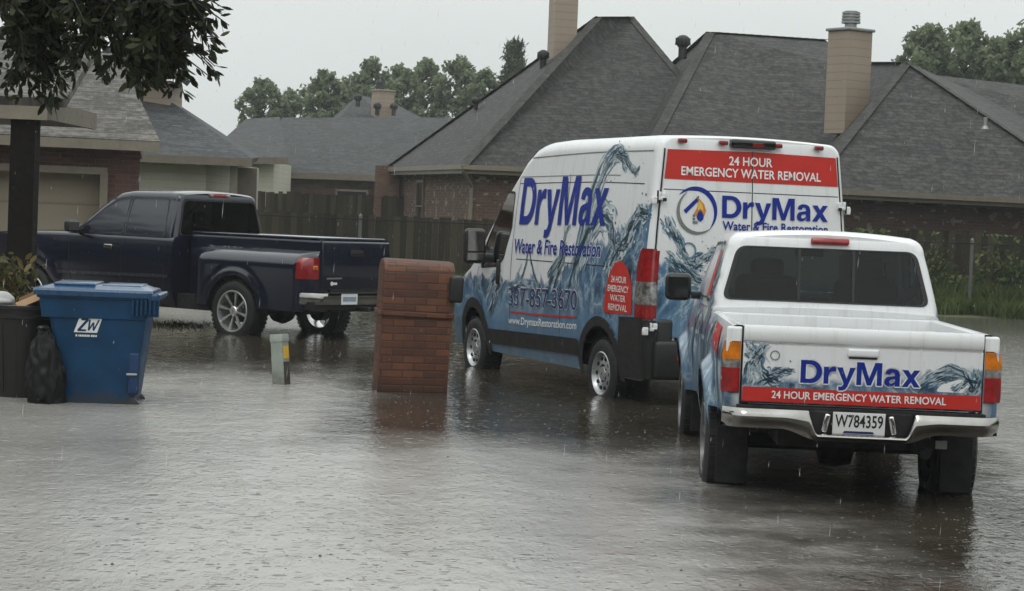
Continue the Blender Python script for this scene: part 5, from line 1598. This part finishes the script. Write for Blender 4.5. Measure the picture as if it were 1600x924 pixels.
    for i in (0, -1):
        mb.face(rows[i])
    bp = mb.build('bumper', M_CHROME_OLD, pk, smooth=35)
    mb = MB(); mb.box((-1.165, 0, .51), (.06, .62, .14), .01); mb.box((-1.13, 0, .585), (.10, 1.5, .02), .004); mb.build('bumper_backing', M_UNDER, bp)
    for s in (1, -1):
        mb = MB(); mb.box((-1.215, s * .20 + .015, .51), (.05, .035, .115), .012, rot=Matrix.Rotation(s * .2, 3, 'X'), seg=3); mb.build('plate_bracket', M_CHROME, bp, smooth=40)
    R = Matrix.Rotation(RAD(-3), 3, 'Y')
    mb = MB(); mb.box((-1.212, .015, .512), (.006, .315, .132), .002, rot=R); pl = mb.build('licence_plate', M_WHITETXT, pk)
    pmf = lambda y0: (lambda u, v: (-1.2175 - .052 * 0, y0 - u, v))
    text('W784359', 0, .490, .285, .072, lambda u, v: (-1.2172 + (.512 - v) * .052, .157 - u, v), M_UNDER, pl, .014, 0)
    decal('plate_edge', [[(-.08, .452), (.11, .452), (.10, .466), (-.07, .466)]], lambda u, v: (-1.2172 + (.512 - v) * .052, u, v), M_NAVYDARK, pl, 0)
    # cab
    ZT = [(.86, 1.60), (.95, 1.625), (1.1, 1.635), (1.9, 1.63), (2.1, 1.595), (2.35, 1.43), (2.6, 1.25), (2.82, 1.09)]
    wins = [rpoly([(1.56, 1.15), (2.42, 1.14), (2.40, 1.20), (2.10, 1.52), (1.56, 1.545)], [.04, .03, .04, .08, .04]), rpoly([(1.14, 1.15), (1.47, 1.15), (1.47, 1.545), (1.24, 1.53)], .05)]
    rw = rpoly([(-.70, 1.165), (.70, 1.165), (.60, 1.53), (-.60, 1.53)], [.05, .05, .09, .09])
    ws = rpoly([(-.56, 2.16), (.56, 2.16), (.66, 2.72), (-.66, 2.72)], .07)
    Y, xl, rmap, rwo = cab_shell(pk, M_PK, .87, 2.84, 1.085, .80, .66, ZT, .10, .20, wins, rw, ws, M_GLASS, M_GLASS)
    for y in (-.19, .19):
        mb = MB(); a = Vector(rmap(y, 1.17, .0)); b_ = Vector(rmap(y, 1.53, .0)); mb.beam(a, b_, .02, .012, up=(1, 0, 0)); mb.build('slider_bar', M_BLACK, rwo)
    mb = MB()
    for y in (.36, -.36):
        mb.box((1.5, y, 1.08), (.16, .46, .50), .07, seg=3); mb.box((1.50, y, 1.37), (.10, .24, .16), .05, seg=3)
    mb.box((1.55, 0, 1.02), (.2, .3, .3), .05)
    mb.build('seat', M_SEAT, pk, smooth=40)
    mb = MB(); mb.box((2.45, 0, 1.05), (.5, 1.35, .16), .05); mb.box((1.6, 0, .82), (1.5, 1.4, .04)); mb.lathe([(.17, -.012), (.185, 0), (.17, .012), (.155, 0)], (2.15, .36, 1.12), (.8, 0, .5), 24, True); mb.build('cab_interior', M_UNDER, pk)
    mb = MB(); mb.box((2.05, 0, 1.50), (.03, .22, .07), .012); mb.build('rear_view_mirror', M_BLACK, pk)
    mb = MB(); mb.box((.955, -.02, 1.588), (.05, .27, .045), .014, rot=Matrix.Rotation(RAD(20), 3, 'Y'), seg=3); mb.build('brake_light', M_LENSRED, pk, smooth=40)
    for s in (1,):
        mb = MB(); mb.box((2.32, s * .965, 1.19), (.10, .20, .21), .045, seg=4); mb.box((2.36, s * .84, 1.13), (.06, .14, .06), .02); mo = mb.build('mirror', M_BLACK, pk, smooth=40)
        mb = MB(); mb.box((2.268, s * .965, 1.19), (.005, .155, .155), .002); mb.build('mirror_glass', M_DARKGLASS, mo)
    # prints on the left flank
    sd = lambda u, v, off: (u, W(u, v) + off, v)
    decal('red_sticker', [rpoly([(-.55, .84), (-.02, .90), (.02, 1.04), (-.50, 1.03)], .03)], lambda u, v: sd(u, v, .006), M_RED, pk, .08)
    cs = lambda u, v, off: (xl(u, v), Y(v) + off, v)
    decal('window_print', [[(1.17, 1.17), (1.45, 1.17), (1.45, 1.50), (1.30, 1.50)]], lambda u, v: cs(u, v, .008), M_RED, pk, .1)
    splash('splash_print', [([(.95, 1.12), (1.0, 1.25), (1.05, 1.38), (1.12, 1.44)], .14), ([(1.0, 1.12), (1.1, 1.22), (1.2, 1.25)], .1)], cs, pk, 6, n=6)
    splash('splash_print', [([(-.62, .58), (-.5, .78), (-.25, .92), (.1, .98)], .10), ([(.6, .6), (.5, .9), (.2, 1.02)], .12), ([(1.2, .6), (1.4, .9), (1.8, 1.0)], .14), ([(2.4, .5), (2.3, .8), (2.0, 1.0)], .14)], sd, pk, 12, n=6)
    decal('door_seam', stroke([(1.52, .45), (1.52, 1.08)], .008, .008) + stroke([(.845, .45), (.845, 1.06)], .03, .03), lambda u, v: sd(u, v, .003), M_UNDER, pk, .1)
    for xa in AX:
        for s in (1, -1): wheel(pk, xa, s * .735, ZC - .005, .385, .265, s, 'alloy')
    mb = MB(); mb.box((3.95, 0, .52), (.16, 1.56, .22), .06, seg=3); mb.build('front_bumper', M_CHROME_OLD, pk, smooth=40)
    for s in (1, -1):
        mb = MB(); mb.box((3.90, s * .60, .82), (.1, .3, .16), .03, seg=3); mb.build('headlight', M_LENSCLR, pk, smooth=40)
build_pickup()

def build_blue_truck():
    bt = vehicle('pickup_truck', 'dark navy blue extended cab pickup with chrome wheels and flared rear fenders', 'pickup truck', (-3.075, 28.333), (-.79, .613), -.11)
    M_NAVY = pm('dark_navy_paint', (.003, .0046, .019), .2, 0, .7, .02)
    AX = (0, 4.05); ZC = .30
    WT = [(.29, .82), (.42, .875), (.6, .915), (.8, .935), (1.0, .93), (1.15, .905), (1.22, .88)]
    def W(x, z):
        w = lerp(WT, z)
        d = math.hypot(x - 4.05, z - ZC); w += .03 * math.exp(-((d - .55) / .1) ** 2)
        if x > 4.2: w *= 1 - .12 * ((x - 4.2) / .95) ** 2
        return w
    def zb(x):
        b = .29
        for xa in AX:
            d = abs(x - xa)
            if d < .47: b = max(b, ZC + math.sqrt(.47 ** 2 - d * d))
        return b
    lower_shell(bt, 'body', M_NAVY, arch_xs(1.20, 5.12, (4.05,), .47, 52), W, zb, lambda x: 1.225 if x < 3.3 else 1.225 - .06 * ((x - 3.3) / 1.8) ** 2 - (.1 if x > 5.08 else 0), .03, .06)
    # stepside bed: narrow box with a bulging fender each side
    def sst(a, b, x): f = min(1, max(0, (x - a) / (b - a))); return f * f * (3 - 2 * f)
    def WB(x, z):
        g = sst(1.10, .62, x) * sst(-1.40, -1.18, x)
        top = 1.125 - .05 * sst(.5, 1.1, x)
        s_ = 0 if z >= top else math.sqrt(max(0, 1 - max(0, (z - (top - .20)) / .20) ** 2))
        return .665 + .265 * g * s_ + (.03 * math.exp(-((math.hypot(x, z - ZC) - .51) / .06) ** 2) * g)
    def bring(x):
        z0 = max(zb(x), .36); r = []
        for k in range(34):
            z = z0 + (1.245 - z0) * k / 33; r.append((x, WB(x, z), z))
        r += [(x, .655, 1.27), (x, .63, 1.285), (x, .3, 1.292), (x, 0, 1.295)]
        return r
    mb = MB(); shell(mb, [x for x in arch_xs(-1.345, 1.15, (0,), .47, 44)], bring)
    mb.build('bed', M_NAVY, bt, smooth=34)
    mb = MB(); mb.box((-.05, 0, 1.303), (2.36, 1.28, .026), .012, seg=3); mb.build('tonneau_cover', pm('navy_lid_paint', (.03, .036, .06), .18, 0, 1.0), bt, smooth=40)
    mb = MB(); mb.box((1.5, 0, .52), (5.6, .95, .32)); mb.box((1.9, 0, .37), (2.6, 1.58, .2)); mb.box((-.6, 0, .58), (1.2, 1.25, .2)); mb.box((0, 0, .9), (1.1, 1.3, .05)); mb.box((4.05, 0, .9), (1.1, 1.3, .4))
    for xa in AX: mb.tube((xa, -.75, ZC), (xa, .75, ZC), .06)
    mb.lathe([(.01, -.16), (.15, -.11), (.18, 0), (.15, .11), (.01, .16)], (0, 0, ZC), (0, 1, 0), 16)
    mb.tube((-1.2, -.5, .42), (1, -.5, .45), .04)
    mb.build('underbody', M_UNDER, bt)
    # tailgate
    mb = MB(); mb.box((-1.352, 0, .96), (.05, 1.30, .62), .022, seg=3); tg = mb.build('tailgate', M_NAVY, bt, smooth=40)
    mb = MB(); mb.box((-1.378, 0, 1.13), (.012, .26, .09), .02, seg=3); mb.build('handle', M_BLACK, tg, smooth=40)
    rr_ = lambda u, v, off=.0: (-1.3795 - off, u, v)
    decal('name_strip', stroke([(.56, .79), (.27, .795)], .022, .022), rr_, M_GREYTXT, tg, 0)
    decal('emblem', ringq((.46, .725), .0, .028, 0, 360, 14) + stroke([(.44, .725), (.36, .725)], .032, .028), rr_, M_WHITETXT, tg, 0)
    for s in (1, -1):
        rows = []
        for z in frange(.78, 1.05, 6):
            rows.append([(-1.18, s * (WB(-1.15, z) + .002), z), (-1.25, s * (WB(-1.2, z) - .005), z), (-1.315, s * (WB(-1.22, z) - .05), z), (-1.362, s * .80, z), (-1.368, s * .70, z), (-1.34, s * .668, z)])
        mb = MB(); mb.grid(rows); mb.face(rows[0]); mb.face(rows[-1]); h = mb.build('tail_light', M_LENSRED, bt, smooth=40)
        mb = MB(); mb.box((-1.366, s * .76, .925), (.02, .10, .055), .01, rot=Matrix.Rotation(s * .1, 3, 'Z')); mb.build('amber_lens', M_LENSAMB, h)
    # bumper
    rows = []
    for y in frange(-.9, .9, 60):
        ay = abs(y); bk_ = .25 * max(0, (ay - .66) / .24) ** 2
        rows.append([(-1.36 + bk_, y, .60), (-1.46 + bk_, y, .602), (-1.485 + bk_, y, .57), (-1.485 + bk_, y, .50), (-1.465 + bk_, y, .455), (-1.38 + bk_, y, .44)])
    mb = MB(); mb.grid(rows); bp = mb.build('bumper', M_CHROME_OLD, bt, smooth=35)
    mb = MB(); mb.box((-1.44, 0, .606), (.12, 1.2, .012), .004); mb.box((-1.30, 0, .44), (.2, 1.7, .1)); mb.build('bumper_pad', M_BLACK, bp)
    mb = MB(); mb.box((-1.492, .24, .535), (.006, .31, .15), .002); pl = mb.build('licence_plate', M_WHITETXT, bt)
    mb = MB(); mb.box((-1.4955, .24, .53), (.002, .25, .06)); mb.build('plate_print', pm('pale_blue_print', (.25, .33, .42), .5), pl)
    mb = MB(); mb.box((-1.52, -.02, .40), (.2, .06, .06), .008); mb.build('tow_hitch', M_BLACK, bt)
    # cab
    ZT = [(1.20, 1.80), (1.30, 1.825), (1.5, 1.835), (2.25, 1.83), (2.47, 1.80), (2.70, 1.66), (3.05, 1.40), (3.32, 1.215)]
    wins = [rpoly([(2.24, 1.235), (3.16, 1.235), (3.12, 1.30), (2.63, 1.69), (2.24, 1.735)], [.03, .02, .04, .08, .04]), rpoly([(1.39, 1.235), (2.17, 1.235), (2.17, 1.738), (1.45, 1.73)], .05)]
    rw = rpoly([(-.76, 1.26), (.76, 1.26), (.66, 1.72), (-.66, 1.72)], [.05, .05, .09, .09])
    ws = rpoly([(-.62, 2.60), (.62, 2.60), (.72, 3.22), (-.72, 3.22)], .07)
    Y, xl, rmap, rwo = cab_shell(bt, M_NAVY, 1.21, 3.34, 1.21, .885, .70, ZT, .10, .10, wins, rw, ws, M_GLASS, M_GLASSDARK)
    for p in wins[1:]:
        for s in (1, -1):
            mb = MB(); mb.box((1.78, s * .70, 1.5), (.74, .004, .46)); mb.build('window_blackout', M_UNDER, bt)
    mb = MB()
    for y in (.42, -.42):
        mb.box((2.12, y, 1.12), (.18, .5, .6), .07, seg=3); mb.box((2.10, y, 1.48), (.11, .26, .18), .05, seg=3)
    mb.build('seat', M_SEATLIGHT, bt, smooth=40)
    mb = MB(); mb.box((2.95, 0, 1.14), (.55, 1.5, .14), .05); mb.box((2.3, 0, .9), (2.0, 1.6, .04)); mb.lathe([(.18, -.014), (.20, 0), (.18, .014), (.165, 0)], (2.64, .42, 1.24), (.85, 0, .45), 24, True); mb.build('cab_interior', M_SEAT, bt, smooth=40)
    mb = MB(); mb.box((1.29, 0, 1.80), (.06, .42, .05), .016, seg=3); bl = mb.build('brake_light', M_LENSRED, bt, smooth=40)
    mb = MB(); mb.box((1.272, -.16, 1.80), (.05, .07, .036), .008); mb.box((1.272, .16, 1.80), (.05, .07, .036), .008); mb.build('cargo_lamp', M_LENSCLR, bl)
    sd = lambda u, v, off: (u, W(u, v) + off, v)
    decal('side_moulding', stroke([(1.25, .70), (3.50, .66)], .045, .045), lambda u, v: sd(u, v, .012), pm('navy_moulding', (.035, .038, .05), .25, 0, .6), bt, .2)
    decal('door_seam', stroke([(2.20, .56), (2.20, 1.20)], .008, .008) + stroke([(1.34, .56), (1.34, 1.2)], .008, .008) + stroke([(3.24, .56), (3.30, 1.2)], .008, .008), lambda u, v: sd(u, v, .003), M_UNDER, bt, .1)
    mb = MB(); mb.box(sd(2.45, 1.055, .02), (.17, .04, .06), .018, seg=3); dh = mb.build('door_handle', M_CHROME_OLD, bt, smooth=40)
    mb = MB(); mb.box(sd(2.45, 1.045, .041), (.10, .004, .028)); mb.build('handle_recess', M_UNDER, dh)
    for s in (1, -1):
        mb = MB(); mb.box((3.10, s * 1.04, 1.31), (.12, .22, .17), .045, seg=4); mb.box((3.12, s * .93, 1.25), (.08, .14, .06), .02); mo = mb.build('mirror', M_BLACK, bt, smooth=40)
        mb = MB(); mb.box((3.037, s * 1.045, 1.31), (.005, .17, .12), .002); mb.build('mirror_glass', M_CHROME_OLD, mo)
        mb = MB(); mb.box((5.04, s * .68, .98), (.14, .38, .18), .04, seg=3); mb.build('headlight', M_LENSCLR, bt, smooth=40)
    mb = MB(); mb.box((5.18, 0, .62), (.2, 1.84, .26), .06, seg=3); mb.build('front_bumper', M_CHROME_OLD, bt, smooth=40)
    for xa in AX:
        for s in (1, -1): wheel(bt, xa, s * .80, ZC, .405, .275, s, 'chrome')
    for o in list(bt.children):
        if o.name.split('.')[0] in ('tailgate', 'tail_light', 'bumper', 'licence_plate', 'tow_hitch'): o.location.x += .07
        if o.name.split('.')[0] == 'bed':
            for v in o.data.vertices:
                if v.co.x < -.6: v.co.x += .07 * sst(-.6, -1.3, v.co.x)
build_blue_truck()

# ------------------------------------------------------------------ things standing in the water
def build_mailbox():
    c = (G(582, 614) + G(693, 612)) / 2
    ang = RAD(10)
    mbx = thing('brick_mailbox', 'leaning red brick mailbox pillar with rounded top, standing in the flood water', 'mailbox', (c.x, c.y + .12, -.13), None, ang)
    lean = Matrix.Rotation(RAD(1.5), 3, 'Y')
    D = .46
    def lean_all(mb): bmesh.ops.rotate(mb.bm, verts=mb.bm.verts, cent=(0, 0, 0), matrix=lean)
    mb = MB(); mb.box((0, 0, .30), (.655, D, .86), .006); lean_all(mb); mb.build('pillar', M_BRICK_BOX, mbx, uv=True)
    mb = MB(); mb.box((0, 0, .735), (.70, D + .045, .05), .008); lean_all(mb); mb.build('ledge', M_BRICK_BOX, mbx, uv=True)
    # rounded housing: barrel vault running left-right
    mb = MB(); rows = []
    for x, inset in ((-.335, .03), (-.328, .008), (-.30, 0), (.30, 0), (.328, .008), (.335, .03)):
        r = [(x, -D / 2 + inset, .765)]
        for k in range(15):
            a = math.pi * k / 14
            r.append((x, -(D / 2 - inset) * math.cos(a), 1.095 + (.145 - inset) * math.sin(a) ** .6))
        r.append((x, D / 2 - inset, .765)); rows.append(r)
    mb.grid(rows); mb.face(rows[0]); mb.face(rows[-1]); lean_all(mb)
    o = mb.build('housing', M_BRICK_BOX, mbx, smooth=40, uv=True)
    mb = MB(); mb.box((.35, -.20, .99), (.13, .16, .25), .03, seg=4); lean_all(mb); dr = mb.build('mailbox_door', M_BLACK, mbx, smooth=40)
    mb = MB(); mb.box((.42, -.20, 1.07), (.02, .04, .03), .006); lean_all(mb); mb.build('latch', M_GALV, dr)
build_mailbox()

def build_marker():
    q = G(440, 600)
    mk = thing('utility_pedestal', 'small pale green utility pedestal with yellow sticker, tilted in the water', 'utility pedestal', (q.x, q.y, -.13), None, RAD(-28))
    lean = Matrix.Rotation(RAD(-6), 3, 'Y')
    mb = MB()
    pr = rpoly([(-.066, -.065), (.066, -.065), (.066, .065), (-.066, .065)], .018, 4)
    rows = [[(x * s, y * s, z) for x, y in pr] for z, s in ((-.13, 1.02), (.40, .98), (.403, 1.06), (.46, 1.05), (.475, .96))]
    mb.grid(rows, True); mb.face(rows[-1])
    bmesh.ops.rotate(mb.bm, verts=mb.bm.verts, cent=(0, 0, 0), matrix=lean); mb.build('post', M_GREENPED, mk, smooth=40)
    mb = MB(); mb.box((.069, -.0, .30), (.004, .09, .12), .001); bmesh.ops.rotate(mb.bm, verts=mb.bm.verts, cent=(0, 0, 0), matrix=lean); mb.build('sticker', M_YELLOW, mk)
    mb = MB(); mb.box((.069, 0, .09), (.006, .09, .24), .002); bmesh.ops.rotate(mb.bm, verts=mb.bm.verts, cent=(0, 0, 0), matrix=lean); mb.build('dark_side_strip', M_BARK, mk)  # dark strip low on the right face
build_marker()

def build_blue_bin():
    a, b_ = G(95, 632), G(212, 630)
    c = (a + b_) / 2
    bn = thing('recycling_bin', 'blue wheeled recycling bin with closed lid and white logo', 'wheelie bin', (c.x - .06, c.y + .30, -.13), None, RAD(4))
    # local: x to the right along the side we see, y away
    def ringz(z, x0, x1, d):
        return [(x, y, z) for x, y in rpoly([(x0, -d), (x1, -d), (x1, d), (x0, d)], .05, 5)]
    mb = MB()
    rows = [ringz(-.13, -.27, .30, .27), ringz(.10, -.295, .335, .285), ringz(.45, -.34, .375, .31), ringz(.70, -.385, .405, .33), ringz(.705, -.45, .41, .345), ringz(.86, -.47, .425, .355), ringz(.865, -.49, .44, .37), ringz(.90, -.49, .44, .37)]
    mb.grid(rows, True); mb.face(rows[-1])
    mb.build('body', M_BINBLUE, bn, smooth=35)
    # lid, gently domed with two raised panels
    mb = MB()
    rows = [ringz(.885, -.515, .455, .385), ringz(.925, -.52, .46, .39), ringz(.945, -.505, .45, .375), ringz(.955, -.45, .40, .32), ringz(.972, -.40, .36, .28), ringz(.975, -.2, .2, .1)]
    mb.grid(rows, True); mb.face(rows[-1])
    mb.box((-.19, 0, .974), (.34, .58, .035), .015, seg=3); mb.box((.19, .02, .968), (.32, .56, .03), .012, seg=3)
    mb.build('lid', M_BINLID, bn, smooth=35)
    # ribbed handle and hinge at the right end
    mb = MB()
    mb.tube((.495, -.36, .90), (.495, .36, .90), .022, n=12)
    for y in frange(-.36, .36, 4): mb.box((.46, y, .89), (.08, .03, .055), .01)
    hn = mb.build('handle', M_BINLID, bn, smooth=40)
    mb = MB()
    for k in range(6):
        x = .30 + k * .035
        mb.box((x, -.358, .80 + .004 * k), (.020, .045, .135), .006)
    mb.box((.40, -.335, .80), (.22, .03, .14), .01)
    mb.build('hinge_ribs', M_BINBLUE, bn)
    # wheel recess, axle and wheels
    mb = MB()
    mb.box((.312, -.288, .26), (.10, .05, .36), .03, seg=4); mb.build('wheel_recess', pm('shadowed_blue_plastic', (.006, .035, .11), .5), bn, smooth=40)
    mb = MB(); mb.tube((.26, -.318, .25), (.345, -.318, .25), .012, n=10); mb.build('axle', M_GALV, bn, smooth=40)
    for y in (-.25, .25):
        mb = MB(); mb.lathe([(.02, -.03), (.11, -.03), (.125, -.02), (.125, .02), (.11, .03), (.02, .03)], (.25, y, -.05), (0, 1, 0), 24, True); mb.build('wheel', M_BLACK, bn, smooth=40)
    # logo on the near face
    def face_y(z): return -lerp([(-.13, .27), (.10, .285), (.45, .31), (.70, .33)], z)
    fp = lambda u, v, off=.004: (u, face_y(v) - off, v)
    k = 1 / 190.0
    ox, oz = -.155, .585
    pgm = [(ox - .025, oz), (ox + .165, oz), (ox + .205, oz + .125), (ox + .02, oz + .125)]
    lgo = decal('logo', [pgm], lambda u, v: fp(u, v, .003), M_WHITETXT, bn, 0)
    def bar(p, q, w): return stroke([p, q], w, w)
    lt = bar((ox + .035, oz + .108), (ox + .095, oz + .108), .016) + bar((ox + .09, oz + .108), (ox + .015, oz + .02), .02) + bar((ox + .005, oz + .018), (ox + .075, oz + .018), .016)
    lt += bar((ox + .105, oz + .108), (ox + .095, oz + .018), .014) + bar((ox + .095, oz + .018), (ox + .135, oz + .085), .012) + bar((ox + .135, oz + .085), (ox + .135, oz + .018), .014) + bar((ox + .135, oz + .018), (ox + .180, oz + .108), .012)
    decal('letters', lt, lambda u, v: fp(u, v, .005), M_BINBLUE, lgo, 0)
    dd = []
    rn = random.Random(2); x = ox - .01
    while x < ox + .165:
        w = rn.uniform(.006, .014); dd.append([(x, oz - .035), (x + w, oz - .035), (x + w, oz - .018), (x, oz - .018)]); x += w + (.003 if rn.random() < .8 else .010)
    decal('small_print', dd, lambda u, v: fp(u, v, .003), M_WHITETXT, lgo, 0)
build_blue_bin()

def build_black_bin():
    q = G(22, 622)
    bb = thing('trash_can', 'round black trash can heaped with cardboard, left of the blue bin', 'trash can', (q.x, q.y + .30, -.13))
    mb = MB()
    mb.lathe([(.01, -.12), (.27, -.13), (.285, .1), (.31, .45), (.325, .66), (.345, .665), (.345, .69), (.33, .70), (.33, .735), (.35, .74), (.35, .77), (.325, .775), (.315, .60), (.29, .2), (.01, .15)], (0, 0, 0), (0, 0, 1), 40)
    for k in range(16):
        a = 2 * math.pi * k / 16
        p = Vector((math.cos(a), math.sin(a), 0))
        mb.beam(p * .283 + Vector((0, 0, .05)), p * .318 + Vector((0, 0, .62)), .02, .014, up=tuple(p))
    mb.build('body', M_BINBLACK, bb, smooth=35)
    for s in (1, -1):
        mb = MB(); mb.box((s * .37, -.05, .66), (.06, .14, .05), .015); mb.build('handle', M_BINBLACK, bb)
    o = thing('cardboard_box', 'torn brown cardboard box sticking out of the black trash can', 'box', (q.x + .1, q.y + .25, .60))
    mb = MB()
    for pts in ([(-.12, -.22, .70), (.26, -.12, .72), (.31, -.10, .96), (-.04, -.20, .79)], [(.26, -.12, .72), (.24, .16, .72), (.28, .16, .99), (.31, -.10, .96)], [(-.10, .12, .68), (.24, .16, .72), (.28, .16, .99), (-.08, .12, .82)], [(-.04, -.20, .79), (.31, -.10, .96), (.33, -.24, .90), (.02, -.32, .75)]):
        P4 = [Vector((q.x + p[0], q.y + .30 + p[1], p[2])) for p in pts]
        n = (P4[1] - P4[0]).cross(P4[2] - P4[0]).normalized() * .006
        mb.prism(P4, n)
    mb.build('panel', M_CARD, o, world=True)
    o = thing('plastic_bag', 'crumpled white plastic bag on top of the black trash can', 'bag', (q.x - .16, q.y + .2, .70))
    mb = MB()
    bmesh.ops.create_icosphere(mb.bm, subdivisions=4, radius=.10, matrix=Matrix.Translation((q.x - .17, q.y + .16, .80)))
    rn = np.random.default_rng(4); ks = rn.normal(size=(14, 3)) * 18; ph = rn.uniform(0, 6, 14)
    cc = Vector((q.x - .17, q.y + .16, .80))
    for v in mb.bm.verts:
        d = v.co - cc; s = 1 + .05 * sum(abs(math.sin(float(np.dot(kk, d)) + p)) - .6 for kk, p in zip(ks, ph))
        v.co = cc + Vector((d.x * s * 1.1, d.y * s, d.z * s * .8))
    mb.build('bag_body', M_BAG, o, smooth=60, world=True)
build_black_bin()

def build_sack():
    q = G(72, 628)
    o = thing('garbage_bag', 'black garbage bag slumped in the water between the trash can and the blue bin', 'bag', (q.x, q.y - .05, -.13))
    mb = MB(); cc = Vector((0, 0, .24))
    bmesh.ops.create_icosphere(mb.bm, subdivisions=5, radius=1)
    rn = np.random.default_rng(9); ks = rn.normal(size=(16, 3)) * 5; ph = rn.uniform(0, 6, 16)
    for v in mb.bm.verts:
        d = v.co.copy(); s = 1 + .05 * sum(abs(math.sin(float(np.dot(kk, d)) + p)) - .6 for kk, p in zip(ks, ph))
        up = max(0, d.z); w = 1 - .45 * up ** 2
        v.co = Vector((d.x * .155 * s * w - .02 * d.z, d.y * .16 * s * w, d.z * .38 * s + .20))
    mb.build('sack', pm('black_bag_plastic', (.004, .004, .004), .6, spec=.3), o, smooth=60)
    mb = MB()
    for k in range(7):
        a = k * .9; mb.tube((-.03, 0, .55), (-.03 + math.cos(a) * .04, math.sin(a) * .04, .62), .008, .02, n=6)
    mb.build('knot', M_BINBLACK, o, smooth=60)
build_sack()

# ------------------------------------------------------------------ rain
def build_rain():
    n = 1300
    y = RNG.uniform(7, 36, n) ; x = RNG.uniform(-.30, .30, n) * y; z = RNG.uniform(.0, 1.0, n) * (1.67 + .12 * y)
    mb = MB()
    for i in range(n):
        p = Vector((x[i], y[i], z[i] + .05)); l = .012 + .06 * RNG.uniform(0, 1) ** 2
        q = p + Vector((.05 * l, 0, l))
        m_ = p.lerp(q, .35); r = .0013
        t3 = [m_ + Vector((math.cos(a) * r, math.sin(a) * r, 0)) for a in (0, 2.094, 4.189)]
        vs = [mb.bm.verts.new(k) for k in (p, q, *t3)]
        for a, b2 in ((2, 3), (3, 4), (4, 2)):
            mb.bm.faces.new((vs[0], vs[b2], vs[a])); mb.bm.faces.new((vs[1], vs[a], vs[b2]))
    m = bpy.data.materials.new('falling_water_drop'); m.use_nodes = True; m.node_tree.nodes.clear(); t = NT(m.node_tree)
    o = t.n('ShaderNodeOutputMaterial'); tr = t.n('ShaderNodeBsdfTransparent'); g = t.n('ShaderNodeBsdfTranslucent'); g.inputs[0].default_value = (.9, .92, .93, 1)
    mx = t.n('ShaderNodeMixShader'); mx.inputs[0].default_value = .35; t.put(mx.inputs[1], tr.outputs[0]); t.put(mx.inputs[2], g.outputs[0]); t.put(o.inputs[0], mx.outputs[0])
    tag(mb.build('rain', m), 'thin falling raindrops', 'rain', kind='stuff')
    # little splash crowns standing on the water
    n = 11000; mb = MB()
    yy = 8.2 * (40 / 8.2) ** (RNG.uniform(0, 1, n) ** .9); xx = RNG.uniform(-.28, .28, n) * yy; k = 6
    for i in range(n):
        spike = i % 60 == 0
        r = .0025 + .0060 * RNG.uniform(0, 1) ** 2.5; h = r * (RNG.uniform(.9, 1.6) if spike else RNG.uniform(.25, .6)); a0 = RNG.uniform(0, 6); st = RNG.uniform(.7, 1.9)
        c = Vector((xx[i], yy[i], -.0006)); lv = []
        for fr, fz in ((1, 0), (.8, .55), (.42, .9)):
            lv.append([mb.bm.verts.new(c + Vector((math.cos(a0 + a * 2 * math.pi / k) * r * fr * st, math.sin(a0 + a * 2 * math.pi / k) * r * fr, h * fz))) for a in range(k)])
        tp = mb.bm.verts.new(c + Vector((RNG.uniform(-.2, .2) * r, RNG.uniform(-.2, .2) * r, h)))
        for p_, q_ in zip(lv, lv[1:]):
            for a in range(k): mb.bm.faces.new((p_[a], p_[(a + 1) % k], q_[(a + 1) % k], q_[a]))
        for a in range(k): mb.bm.faces.new((lv[-1][a], lv[-1][(a + 1) % k], tp))
    o = mb.build('rain_splashes', M_SPLASH, smooth=80)
    tag(o, 'tiny splashes where raindrops hit the flood water', 'splashes', kind='stuff')
m = bpy.data.materials.new('splash_water'); m.use_nodes = True; m.node_tree.nodes.clear(); t = NT(m.node_tree)
b = t.n('ShaderNodeBsdfPrincipled'); o = t.n('ShaderNodeOutputMaterial'); t.put(o.inputs[0], b.outputs[0])
b.inputs['Base Color'].default_value = (.11, .10, .09, 1); b.inputs['IOR'].default_value = 1.33; b.inputs['Roughness'].default_value = .05
M_SPLASH = m
build_rain()
